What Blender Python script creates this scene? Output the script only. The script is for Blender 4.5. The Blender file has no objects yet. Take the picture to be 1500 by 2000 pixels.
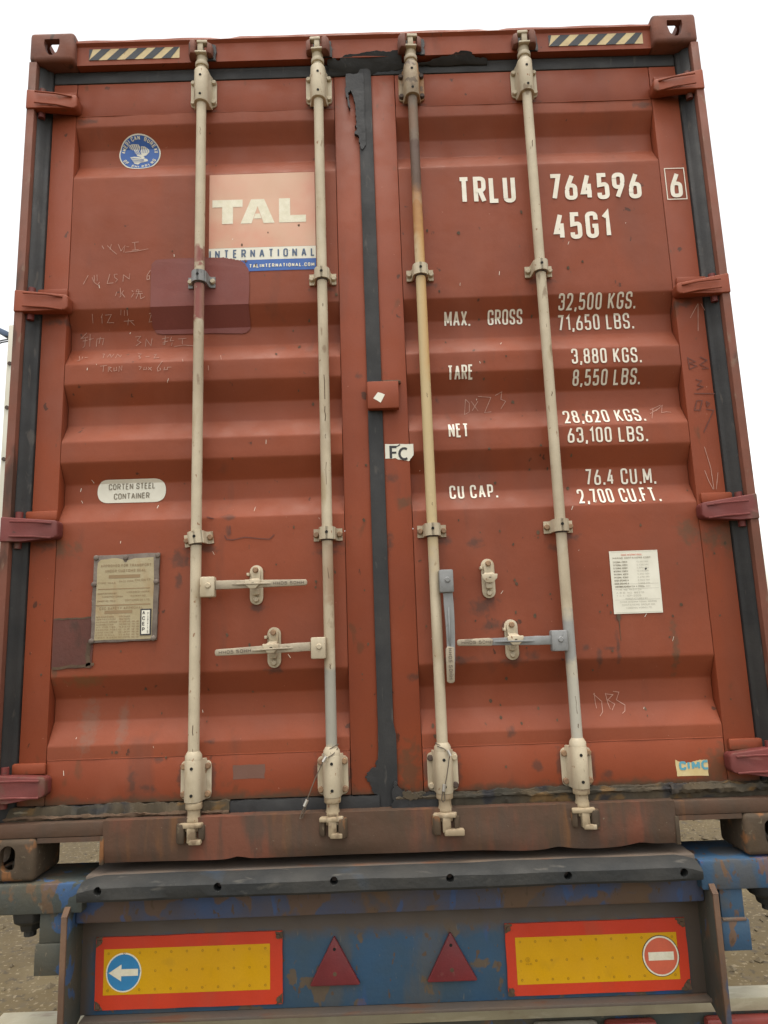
import bpy, bmesh, math, random
from mathutils import Vector, Matrix, noise

SC = bpy.context.scene
COL = SC.collection
random.seed(7)

# ---------------------------------------------------------------- camera
cam_data = bpy.data.cameras.new('camera')
cam = bpy.data.objects.new('camera', cam_data)
COL.objects.link(cam)
def view_rot(a, b, c):
    return (Matrix.Rotation(a, 3, 'Z') @ Matrix.Rotation(b, 3, 'X') @ Matrix.Rotation(c, 3, 'Y'))
R = view_rot(-0.00454223, 0.17478700, 0.03445358)
right, fwd, up = R @ Vector((1, 0, 0)), R @ Vector((0, 1, 0)), R @ Vector((0, 0, 1))
M4 = Matrix((right, up, -fwd)).transposed().to_4x4()
M4.translation = Vector((0.0033590, -2.2551408, 0.6742396))
cam.matrix_world = M4
cam_data.sensor_fit = 'VERTICAL'
cam_data.sensor_height = 36.0
cam_data.lens = 1389.649 / 2000 * 36.0
cam_data.clip_end = 3000
SC.camera = cam

# ---------------------------------------------------------------- sky, sun, exposure
SUN_EL, SUN_AZ = math.radians(81), math.radians(180)     # azimuth measured from +Y towards +X
w = bpy.data.worlds.new('World'); SC.world = w; w.use_nodes = True
nt = w.node_tree; nt.nodes.clear()
sky = nt.nodes.new('ShaderNodeTexSky'); sky.sky_type = 'NISHITA'; sky.sun_disc = False
sky.sun_elevation = SUN_EL; sky.sun_rotation = SUN_AZ
sky.air_density = 1.0; sky.dust_density = 3.0; sky.ozone_density = 0.6
hs = nt.nodes.new('ShaderNodeHueSaturation'); hs.inputs['Saturation'].default_value = 0.28
warm = nt.nodes.new('ShaderNodeMix'); warm.data_type = 'RGBA'; warm.blend_type = 'MULTIPLY'
warm.inputs['Factor'].default_value = 1.0; warm.inputs['B'].default_value = (1.0, 0.965, 0.88, 1)
bg = nt.nodes.new('ShaderNodeBackground'); bg.inputs['Strength'].default_value = 0.13
out = nt.nodes.new('ShaderNodeOutputWorld')
nt.links.new(sky.outputs[0], hs.inputs['Color']); nt.links.new(hs.outputs[0], warm.inputs['A'])
nt.links.new(warm.outputs['Result'], bg.inputs['Color']); nt.links.new(bg.outputs[0], out.inputs['Surface'])
sd = bpy.data.lights.new('sun', 'SUN'); sd.energy = 0.5; sd.angle = math.radians(38); sd.color = (1, 0.95, 0.87)
sun = bpy.data.objects.new('sun', sd); COL.objects.link(sun)
sdir = Vector((math.sin(SUN_AZ) * math.cos(SUN_EL), math.cos(SUN_AZ) * math.cos(SUN_EL), math.sin(SUN_EL)))
sun.rotation_euler = sdir.to_track_quat('Z', 'Y').to_euler()
sun.location = (0, 4, 9)
SC.view_settings.view_transform = 'Standard'; SC.view_settings.look = 'None'
SC.view_settings.exposure = 1.60; SC.view_settings.gamma = 1.0
SC.view_settings.use_curve_mapping = False
SC.cycles.max_bounces = 6; SC.cycles.diffuse_bounces = 4

G = -1.45           # ground level; z = 0 is the underside of the container

# ================================================================ materials
STAINS_AND_OVALS = [(-0.652, 0.953, 0.0367, 0.0391, 0),(-0.66, 0.886, 0.0133, 0.0312, 0),(0.326, 0.762, 0.0467, 0.0344, 0),(0.304, 0.971, 0.03, 0.0187, 0),(0.422, 0.596, 0.0233, 0.0312, 0),(0.226, 0.595, 0.0667, 0.0141, 0),(0.472, 0.603, 0.025, 0.0187, 0),(0.752, 0.71, 0.015, 0.0141, 0),(0.747, 0.622, 0.0083, 0.0781, 0),(0.645, 0.621, 0.0167, 0.0125, 0),(0.687, 0.579, 0.01, 0.0469, 0),(0.727, 0.617, 0.02, 0.0078, 0),(0.391, 0.369, 0.0167, 0.0219, 0),(0.181, 0.333, 0.0333, 0.0344, 0),(0.464, 0.267, 0.0233, 0.0219, 0),(0.677, 0.234, 0.0233, 0.0187, 0),(1.145, 0.959, 0.1, 0.0531, 1),(1.014, 0.989, 0.0433, 0.0531, 1),(1.088, 0.272, 0.0917, 0.0406, 1),(-1.047, 0.992, 0.0667, 0.0344, 1),(-0.947, 0.426, 0.0367, 0.0938, 2),(-0.84, 0.423, 0.02, 0.0781, 2),(-0.556, 0.373, 0.02, 0.0094, 0),(-0.748, 0.238, 0.0267, 0.0141, 0),(-0.718, 0.324, 0.02, 0.0156, 0),(-0.796, 0.259, 0.0167, 0.0625, 0),(0.083, 1.11, 0.0333, 0.0281, 1),(0.044, 1.196, 0.02, 0.0187, 0),(0.03, 0.977, 0.0133, 0.0406, 0),(0.097, 0.547, 0.0267, 0.0125, 0),(0.066, 0.273, 0.0433, 0.0859, 1),(0.58, 0.945, 0.0367, 0.0156, 0),(-0.175, 0.954, 0.05, 0.0125, 0),(1.005, 0.99, 0.0233, 0.0469, 1),(0.219, 0.79, 0.0167, 0.0094, 0),(0.338, 0.836, 0.0133, 0.0156, 0),(-0.058, 1.558, 0.0133, 0.0156, 0),(0.21, 1.477, 0.0083, 0.0141, 0),(0.931, 0.603, 0.0133, 0.0938, 1),(1.02, 0.241, 0.05, 0.0625, 1),(-0.494, 1.084, 0.03, 0.0125, 0),(-0.499, 1.032, 0.01, 0.025, 0),(-1.105, 0.177, 0.1, 0.0312, 1),(-0.958, 0.571, 0.075, 0.0219, 3),(-1.055, 0.622, 0.0133, 0.0625, 1)]   # x, z, half width, half height, kind
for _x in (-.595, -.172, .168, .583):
    STAINS_AND_OVALS += [(_x - .02, .196, .075, .012, 1), (_x + .028, .980, .045, .016, 0), (_x + .01, 1.885, .055, .012, 0), (_x + .05, .262, .012, .06, 0), (_x - .052, .27, .010, .05, 0), (_x, 2.598, .06, .012, 0)]  # low dark ovals beneath and beside each bar's brackets and guides
STAINS_AND_OVALS += [(-.407, .785, .03, .014, 0), (-.351, .583, .03, .014, 0), (.344, .778, .034, .018, 0), (.407, .585, .04, .016, 0), (.36, .70, .07, .02, 0), (-1.03, 2.575, .05, .014, 0), (1.03, 2.572, .05, .014, 0), (-1.07, 1.79, .07, .014, 0), (1.07, 1.78, .07, .014, 0), (-1.08, 1.01, .06, .018, 0), (-1.08, .215, .07, .02, 1), (-.60, .20, .30, .010, 1), (.75, .203, .30, .010, 1)]  # more dark ovals, beneath the catches and hinges and along the bottom rails
STAIN_AND_OVAL_COL = {0: ((.062, .040, .032), .62), 1: ((.095, .062, .036), .62), 2: ((.17, .105, .075), .45), 3: ((.15, .075, .032), .65)}
def mat(name, base, var=None, vscale=2.5, rough=0.6, metal=0.0, spots=(), bands=(), bump=0.15, bscale=90, grain=0.12, spec=0.4, dents=0.0, stains_and_ovals=False):
    """painted / weathered surface: base + mottling + spots (col, scale, stretch, threshold, softness, amount)
       + bands (col, z0, z1, softness, wobble, xmin, xmax): wear that has a place of its own"""
    m = bpy.data.materials.new(name); m.use_nodes = True
    n = m.node_tree.nodes; l = m.node_tree.links
    b = n['Principled BSDF']
    b.inputs['Roughness'].default_value = rough; b.inputs['Metallic'].default_value = metal
    b.inputs['Specular IOR Level'].default_value = spec
    geo = n.new('ShaderNodeNewGeometry'); P = geo.outputs['Position']
    def noi(scale, stretch=(1, 1, 1), detail=6, off=0, dist=0.0):
        mp = n.new('ShaderNodeMapping'); mp.inputs['Scale'].default_value = stretch
        mp.inputs['Location'].default_value = (off * 3.7, off * 1.9, off * 5.3)
        l.new(P, mp.inputs['Vector'])
        t = n.new('ShaderNodeTexNoise'); t.inputs['Scale'].default_value = scale; t.inputs['Detail'].default_value = detail
        t.inputs['Distortion'].default_value = dist
        l.new(mp.outputs[0], t.inputs['Vector']); return t.outputs['Fac']
    def ramp(f, a, c):
        r = n.new('ShaderNodeMapRange'); r.inputs['From Min'].default_value = a; r.inputs['From Max'].default_value = c
        l.new(f, r.inputs['Value']); return r.outputs['Result']
    def mix(f, A, B, amt=None):
        x = n.new('ShaderNodeMix'); x.data_type = 'RGBA'
        if amt is not None:
            mm = n.new('ShaderNodeMath'); mm.operation = 'MULTIPLY'; mm.inputs[1].default_value = amt
            l.new(f, mm.inputs[0]); f = mm.outputs[0]
        l.new(f, x.inputs['Factor'])
        for s, v in (('A', A), ('B', B)):
            if isinstance(v, tuple): x.inputs[s].default_value = (*v, 1)
            else: l.new(v, x.inputs[s])
        return x.outputs['Result']
    if var is None: var = tuple(c * 0.82 for c in base)
    c = mix(ramp(noi(vscale, detail=5, off=1), 0.35, 0.68), base, var)
    if grain:
        g = ramp(noi(230, detail=3, off=2), 0.3, 0.7)
        c = mix(g, c, tuple(min(1, x * 0.6) for x in base), grain * 1.6)
    for i, (col, scale, stretch, thr, soft, amt) in enumerate(spots):
        c = mix(ramp(noi(scale, stretch, 7, 4 + i * 2, 0.3), thr, thr + soft), c, col, amt)
    if bands:
        sx = n.new('ShaderNodeSeparateXYZ'); l.new(P, sx.inputs[0])
        wob = noi(28, detail=6, off=9, dist=0.4)
        for (col, z0, z1, soft, wobble, x0, x1) in bands:
            a = n.new('ShaderNodeMath'); a.operation = 'MULTIPLY_ADD'; a.inputs[1].default_value = wobble; l.new(wob, a.inputs[0]); l.new(sx.outputs['Z'], a.inputs[2])
            lo = ramp(a.outputs[0], z0 + wobble * .5 - soft, z0 + wobble * .5 + soft); hi = ramp(a.outputs[0], z1 + wobble * .5 + soft, z1 + wobble * .5 - soft)
            p = n.new('ShaderNodeMath'); p.operation = 'MULTIPLY'; l.new(lo, p.inputs[0]); l.new(hi, p.inputs[1]); f = p.outputs[0]
            if x0 is not None:
                for (u, v) in ((x0 - .02, x0 + .02), (x1 + .02, x1 - .02)):
                    q = n.new('ShaderNodeMath'); q.operation = 'MULTIPLY'; l.new(f, q.inputs[0]); l.new(ramp(sx.outputs['X'], u, v), q.inputs[1]); f = q.outputs[0]
            c = mix(f, c, col, 0.92)
    if stains_and_ovals:
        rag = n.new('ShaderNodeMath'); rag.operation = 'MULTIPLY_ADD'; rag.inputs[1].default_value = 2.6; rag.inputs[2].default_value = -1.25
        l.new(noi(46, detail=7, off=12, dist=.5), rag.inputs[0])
        for kind, (col, amt) in STAIN_AND_OVAL_COL.items():
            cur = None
            for (cx, cz, rx, rz, k) in STAINS_AND_OVALS:
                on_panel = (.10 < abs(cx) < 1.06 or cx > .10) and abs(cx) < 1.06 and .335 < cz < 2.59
                if k != kind or on_panel != (stains_and_ovals == 'panel'): continue
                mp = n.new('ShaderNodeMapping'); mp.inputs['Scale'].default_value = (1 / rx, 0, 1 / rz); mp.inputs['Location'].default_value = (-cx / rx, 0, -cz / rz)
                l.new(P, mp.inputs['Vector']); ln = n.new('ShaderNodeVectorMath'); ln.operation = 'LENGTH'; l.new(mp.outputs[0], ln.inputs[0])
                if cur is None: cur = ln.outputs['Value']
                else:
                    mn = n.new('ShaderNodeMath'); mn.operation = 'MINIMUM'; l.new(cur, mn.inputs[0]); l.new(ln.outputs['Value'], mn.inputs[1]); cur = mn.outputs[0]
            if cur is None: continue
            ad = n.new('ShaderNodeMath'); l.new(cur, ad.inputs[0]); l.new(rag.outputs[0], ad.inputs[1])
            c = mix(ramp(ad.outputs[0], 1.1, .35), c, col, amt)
    l.new(c, b.inputs['Base Color'])
    rr = n.new('ShaderNodeMapRange'); l.new(noi(14, detail=6, off=3), rr.inputs['Value'])
    rr.inputs['From Min'].default_value = .3; rr.inputs['From Max'].default_value = .7
    rr.inputs['To Min'].default_value = rough - 0.1; rr.inputs['To Max'].default_value = min(1, rough + 0.12)
    l.new(rr.outputs[0], b.inputs['Roughness'])
    if bump:
        bp = n.new('ShaderNodeBump'); bp.inputs['Strength'].default_value = bump; bp.inputs['Distance'].default_value = 0.002
        l.new(noi(bscale, detail=8, off=6), bp.inputs['Height'])
        last = bp
        if dents:
            b2 = n.new('ShaderNodeBump'); b2.inputs['Strength'].default_value = dents; b2.inputs['Distance'].default_value = 0.01
            l.new(noi(7, detail=3, off=8), b2.inputs['Height']); l.new(bp.outputs[0], b2.inputs['Normal']); last = b2
        l.new(last.outputs[0], b.inputs['Normal'])
    return m

RUST = (.11, .045, .02); DKRUST = (.045, .026, .018); ORANGE = (.30, .12, .03); DIRT = (.14, .10, .06)
redspots = [((.155, .052, .033), 3.6, (1, 1, .28), .53, .16, .42),
            ((.30, .10, .06), 5, (1, 1, .35), .56, .2, .35),
            (DKRUST, 26, (1, 1, .7), .70, .03, .75),
            ((.12, .045, .03), 9, (1, 1, .22), .64, .1, .45),
            ((.10, .05, .03), 60, (1, 1, .5), .72, .03, .8),
            ((.42, .22, .16), 95, (1, 1, 1), .745, .02, .6)]
M = {}
M['red'] = mat('red_paint', (.262, .062, .026), (.212, .054, .026), 1.9, .52, spec=.26, spots=redspots, bump=.12, dents=.35, stains_and_ovals='panel',
               bands=[])
M['frame'] = mat('red_frame_paint', (.262, .060, .025), (.212, .050, .024), 2.2, .52, spec=.26, spots=redspots + [((.12, .05, .025), 14, (1, 1, .6), .66, .06, .6)], bump=.14, dents=.2, stains_and_ovals='frame', bands=[((.10, .058, .036), .185, .212, .012, .055, None, None)])
M['post'] = mat('post_paint', (.20, .07, .045), (.13, .055, .035), 5, .65, spots=[(DKRUST, 12, (1, 1, .3), .55, .1, .8), ((.20, .13, .09), 30, (1, 1, .4), .62, .06, .7)], dents=.3)
M['hinge'] = mat('crimson_hinge_paint', (.165, .034, .030), (.125, .030, .026), 8, .62, spots=[((.10, .055, .035), 14, (1, 1, .6), .56, .08, .7), ((.25, .09, .08), 40, (.3, 1, 1), .64, .06, .5), (DKRUST, 30, (1, 1, 1), .68, .04, .7)], bump=.25)
M['sill'] = mat('rusty_sill', (.100, .050, .030), (.068, .043, .027), 5, .72, spots=[((.19, .060, .034), 4, (1, 1, .5), .54, .10, .7), ((.17, .075, .028), 16, (1, 1, .12), .60, .08, .6), ((.06, .042, .030), 24, (1, 1, .10), .52, .12, .55), ((.07, .045, .032), 11, (1, 1, .3), .55, .12, .8), ((.20, .17, .12), 80, (1, 1, 1), .72, .03, .8)], bump=.4, dents=.5)
M['casting'] = mat('rusty_casting', (.082, .054, .032), (.055, .040, .026), 12, .8, spots=[((.22, .09, .03), 22, (1, 1, .6), .58, .08, .8), ((.17, .14, .09), 60, (1, 1, 1), .62, .08, .6)], bump=.6, bscale=60)
M['topcast'] = mat('top_casting_paint', (.20, .072, .045), (.13, .055, .04), 9, .7, spots=[(DKRUST, 20, (1, 1, .6), .6, .08, .8)], bump=.4)
M['rubber'] = mat('gasket_rubber', (.020, .021, .023), (.035, .034, .034), 9, .6, spots=[((.09, .08, .07), 40, (1, 1, .3), .62, .1, .6)], bump=.4)
M['oldrubber'] = mat('cracked_gasket', (.045, .040, .030), (.085, .062, .036), 6, .85, spots=[((.15, .085, .03), 15, (.6, 1, 1), .60, .06, .8), ((.022, .022, .026), 12, (.7, 1, 1), .56, .08, .9), ((.20, .17, .12), 55, (.25, 1, 1), .68, .05, .8)], bump=.9, bscale=45)
M['tar'] = mat('black_sealant', (.018, .019, .021), (.030, .030, .032), 18, .5, spots=[((.08, .075, .07), 60, (1, 1, .4), .66, .06, .5)], bump=.8, bscale=50)
creamspots = [((.22, .10, .045), 70, (1, 1, .6), .685, .015, .9), ((.27, .20, .13), 6, (1, 1, .25), .54, .12, .5), ((.15, .085, .045), 22, (1, 1, .5), .66, .05, .6), ((.30, .22, .12), 10, (1, 1, .4), .60, .1, .6), ((.20, .13, .07), 55, (1, 1, .3), .70, .04, .7), ((.52, .46, .35), 18, (1, 1, .4), .58, .1, .5), ((.10, .08, .06), 130, (1, 1, .25), .735, .02, .8)]
CR = (.55, .475, .345); CR2 = (.43, .365, .26)
M['cream'] = mat('cream_paint', CR, CR2, 9, .55, spots=creamspots, bump=.3)
M['dirtycream'] = mat('grimy_cream_paint', (.40, .32, .21), (.30, .23, .145), 22, .65, spots=[((.13, .085, .05), 26, (1, 1, 1), .54, .10, .75)] + creamspots, bump=.6)
REDO = (.20, .035, .03); GREY = (.27, .275, .27)
M['bar1'] = mat('cream_bar_red_overspray', CR, CR2, 9, .55, spots=creamspots, bump=.25, bands=[(REDO, 1.765, 1.89, .006, .12, -.62, -.572), (REDO, 1.965, 2.035, .006, .12, -.612, -.572)])
M['bar2'] = mat('cream_bar_rust_streak', CR, CR2, 9, .55, spots=creamspots, bump=.25, bands=[((.22, .11, .055), .80, 1.00, .03, .25, -.172, -.15), ((.30, .29, .25), .345, .585, .01, .06, None, None)])
M['bar3'] = mat('rusty_amber_bar', CR, CR2, 9, .55, spots=creamspots, bump=.3, bands=[((.12, .085, .06), 2.40, 2.70, .03, .2, None, None), ((.20, .10, .055), 2.44, 2.56, .04, .3, .15, .17), ((.075, .035, .025), 2.20, 2.42, .015, .08, None, None), ((.34, .15, .045), 2.03, 2.22, .04, .15, None, None), ((.46, .25, .075), 1.45, 2.12, .08, .30, .163, .22), ((.42, .29, .13), 1.15, 1.5, .08, .2, .163, .22), ((.49, .38, .205), .95, 1.97, .1, .25, None, None), ((.50, .27, .08), 1.55, 2.05, .05, .25, .178, .25)])
M['bar4'] = mat('worn_cream_bar', CR, CR2, 9, .55, spots=creamspots, bump=.3, bands=[((.42, .40, .34), .35, .56, .03, .2, None, None), (GREY, .585, .725, .02, .12, None, None)])
M['bolt'] = mat('rusty_bolt', (.33, .21, .12), (.20, .12, .075), 40, .7, spots=[((.10, .07, .05), 70, (1, 1, 1), .6, .08, .7)], bump=.5)
M['darkbolt'] = mat('dark_bolt', (.06, .045, .04), (.09, .06, .045), 40, .7, bump=.5)
M['steel'] = mat('worn_lever_steel', (.40, .34, .25), (.30, .25, .19), 22, .5, .15, spots=[((.14, .11, .08), 60, (.5, 1, 1), .60, .08, .7)], bump=.5, bscale=120)
M['grey'] = mat('grey_touch_up_paint', (.255, .26, .262), (.19, .192, .19), 20, .5, spots=[((.10, .10, .10), 30, (1, 1, 1), .62, .08, .6)], bump=.3)
M['hole'] = mat('dark_hole', (.012, .011, .010), rough=.9, bump=0, grain=0)
M['white'] = mat('white_lettering', (.80, .76, .66), (.72, .66, .54), 30, .5, spots=[((.45, .20, .13), 120, (1, 1, 1), .74, .03, .6)], bump=0, grain=.05)
M['scrawl'] = mat('chalk_scrawl', (.50, .31, .25), (.38, .19, .14), 60, .9, bump=0)
M['dkscrawl'] = mat('marker_scrawl', (.13, .05, .04), (.16, .06, .045), 60, .9, bump=0)
M['purple'] = mat('maroon_touch_up_patch', (.192, .047, .036), (.178, .045, .034), 6, .6, spots=[((.22, .06, .045), 12, (1, 1, 1), .62, .1, .4)], bump=.15)
M['brownpatch'] = mat('brown_weld_patch', (.115, .036, .026), (.09, .032, .024), 10, .7, spots=[(DKRUST, 25, (1, 1, .4), .6, .1, .6)], bump=.5)
M['weld'] = mat('rusty_weld', (.12, .075, .045), (.07, .045, .03), 30, .9, bump=.9)
M['logo'] = mat('faded_pink_decal', (.62, .27, .19), (.58, .36, .25), 7, .5, spots=[((.66, .44, .32), 3.2, (1, 1, .5), .45, .18, .8)], bump=0, grain=.03)
M['paper'] = mat('white_decal', (.74, .72, .62), (.68, .66, .56), 20, .5, spots=[((.25, .18, .10), 80, (1, 1, 1), .74, .02, .9)], bump=0, grain=.03)
M['blue'] = mat('blue_decal', (.045, .13, .40), (.04, .11, .36), 20, .45, bump=0, grain=.03)
M['navy'] = mat('navy_print', (.08, .12, .20), rough=.5, bump=0, grain=0)
M['black'] = mat('black_print', (.035, .032, .035), rough=.5, bump=0, grain=0)
M['stamp'] = mat('dirty_cast_lettering', (.13, .10, .075), rough=.7, bump=0, grain=0)
M['greyprint'] = mat('grey_print', (.22, .19, .14), rough=.6, bump=0, grain=0)
M['paleprint'] = mat('pale_print', (.45, .43, .36), rough=.6, bump=0, grain=0)
M['plate'] = mat('weathered_data_plate', (.40, .335, .21), (.34, .27, .15), 12, .5, .1, spots=[((.32, .20, .09), 14, (1, 1, .5), .58, .12, .6), ((.10, .07, .05), 90, (1, 1, 1), .74, .02, .9)], bump=.3)
M['plateedge'] = mat('grey_plate_sealant', (.19, .155, .13), (.13, .10, .085), 30, .8, bump=.8)
M['browntext'] = mat('faded_brown_print', (.27, .185, .10), rough=.7, bump=0, grain=0)
M['yellowtape'] = mat('faded_yellow_tape', (.62, .50, .26), (.50, .37, .20), 25, .5, spots=[((.35, .22, .12), 40, (1, 1, 1), .66, .05, .8)], bump=0)
M['blacktape'] = mat('faded_black_tape', (.035, .040, .05), rough=.5, bump=0)
M['cimcblue'] = mat('faded_blue_print', (.12, .36, .46), rough=.5, bump=0, grain=0)
M['cimcpaper'] = mat('yellowed_sticker', (.62, .50, .27), (.55, .42, .20), 25, .6, bump=0, grain=.05)
M['chrome'] = mat('seal_metal', (.62, .60, .56), rough=.35, metal=.7, bump=.1)
M['wire'] = mat('seal_wire', (.17, .14, .11), rough=.5, metal=.4, bump=.2)
BL = (.028, .082, .165); BL2 = (.045, .072, .095)
bluespots = [((.075, .070, .062), 6, (1, 1, .6), .51, .05, .75), ((.13, .072, .038), 13, (1, 1, .5), .585, .018, .9), ((.09, .05, .03), 42, (1, 1, .7), .63, .02, .9), ((.10, .06, .035), 30, (1, 1, 1), .66, .04, .8), ((.03, .075, .24), 7, (1, 1, .4), .60, .06, .6), ((.16, .13, .09), 90, (1, 1, 1), .72, .03, .7)]
M['blue_steel'] = mat('scuffed_blue_paint', BL, BL2, 4, .6, spots=bluespots, bump=.4, dents=.4)
M['blue_dirty'] = mat('dirty_blue_paint', (.052, .062, .058), (.080, .068, .044), 5, .75, spots=[((.035, .085, .19), 16, (1, 1, .8), .58, .02, .85), ((.12, .070, .038), 13, (1, 1, .6), .57, .03, .8), ((.15, .12, .08), 75, (1, 1, .5), .66, .02, .7), ((.055, .05, .042), 8, (1, 1, .4), .55, .1, .7)], bump=.5, dents=.4)
M['blue_band'] = mat('rust_streaked_blue_paint', (.045, .075, .16), (.085, .062, .045), 5, .7, spots=[((.11, .065, .035), 9, (1, 1, .9), .53, .03, .85), ((.035, .085, .22), 16, (1, 1, .3), .60, .03, .6), ((.08, .05, .03), 60, (1, 1, .5), .64, .02, .9)], bump=.4)
M['panelblue'] = mat('blue_panel_paint', (.030, .082, .155), (.042, .072, .098), 6, .6, spots=[((.085, .082, .075), 8, (1, 1, .30), .54, .08, .6), ((.115, .080, .048), 12, (1, 1, .8), .60, .02, .9), ((.10, .06, .035), 50, (1, 1, .6), .66, .02, .9), ((.16, .15, .12), 110, (1, 1, .2), .70, .02, .6), ((.03, .08, .27), 9, (1, 1, .25), .62, .06, .6)], bump=.35, dents=.3,
                    bands=[((.085, .062, .045), -.20, -.125, .02, .05, None, None), ((.085, .062, .045), -.42, -.15, .02, .05, -.97, -.91), ((.085, .062, .045), -.42, -.15, .02, .05, .87, .97)])
M['pad'] = mat('black_rubber_pad', (.022, .024, .025), (.040, .039, .036), 8, .75, spots=[((.12, .11, .095), 30, (.3, 1, 1), .62, .08, .55), ((.03, .055, .09), 5, (1, 1, 1), .62, .08, .5)], bump=.9, bscale=70)
M['bed'] = mat('rusty_bed_steel', (.13, .095, .07), (.10, .085, .075), 7, .8, spots=[((.15, .07, .04), 14, (.4, 1, 1), .58, .08, .8), ((.07, .075, .08), 6, (.5, 1, 1), .58, .1, .6)], bump=.6)
M['rustedge'] = mat('rusty_plate_edge', (.15, .085, .05), (.10, .06, .04), 10, .8, spots=[((.04, .07, .13), 14, (1, 1, .5), .62, .05, .7)], bump=.6)
M['reflred'] = mat('red_reflective_sheet', (.56, .045, .015), (.48, .04, .018), 5, .45, spots=[((.11, .085, .065), 35, (1, 1, 1), .72, .02, .9), ((.36, .06, .03), 8, (1, 1, .3), .6, .1, .5)], bump=.05)
M['reflyel'] = mat('yellow_reflective_sheet', (.62, .33, .002), (.57, .29, .002), 5, .45, spots=[((.45, .24, .01), 12, (1, 1, 1), .6, .1, .5), ((.12, .08, .03), 120, (1, 1, 1), .745, .02, .9)], bump=.05)
M['dimple'] = mat('ochre_dimple', (.33, .17, .012), rough=.5, bump=0)
M['discblue'] = mat('blue_sign_disc', (.035, .22, .46), (.03, .20, .42), 20, .4, bump=0)
M['discred'] = mat('faded_red_sign_disc', (.62, .13, .07), (.54, .12, .07), 20, .4, bump=0)
M['signwhite'] = mat('white_sign_print', (.78, .74, .60), (.70, .66, .5), 60, .5, bump=0)
M['reflector'] = mat('dusty_red_reflector', (.17, .022, .026), (.12, .02, .024), 14, .45, spots=[((.22, .10, .08), 30, (1, 1, 1), .62, .1, .5)], bump=.3, bscale=160)
M['galv'] = mat('weathered_aluminium_bar', (.42, .38, .27), (.33, .29, .20), 9, .55, .15, spots=[((.22, .15, .10), 16, (.4, 1, 1), .64, .06, .6), ((.55, .50, .38), 25, (.2, 1, 1), .60, .08, .6)], bump=.4)
M['lamp'] = mat('grey_lamp_plastic', (.40, .37, .31), (.30, .27, .22), 14, .4, bump=.1)
M['lampred'] = mat('dusty_red_lens', (.28, .05, .04), (.22, .04, .035), 14, .3, bump=.1)
M['tyre'] = mat('tyre_rubber', (.022, .021, .020), (.06, .052, .042), 6, .85, bump=.5)
M['nut'] = mat('black_greasy_steel', (.020, .021, .020), (.035, .032, .028), 14, .6, bump=.5)
M['poleconc'] = mat('cream_pole_paint', (.60, .58, .50), (.52, .50, .42), 2, .7, bump=.2)
M['ground'] = mat('dusty_ground', (.095, .070, .032), (.070, .053, .027), .8, .95, spots=[((.12, .094, .05), 2.2, (1, 1, 1), .55, .15, .7), ((.075, .06, .042), 3.5, (1, 1, 1), .62, .06, .6), ((.045, .036, .025), 16, (1, 1, 1), .58, .06, .7), ((.19, .155, .10), 34, (1, 1, 1), .60, .04, .75)], bump=1.0, bscale=26)
M['stone'] = mat('pale_gravel', (.125, .10, .06), (.07, .055, .036), 3, .9, bump=.6)

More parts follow.
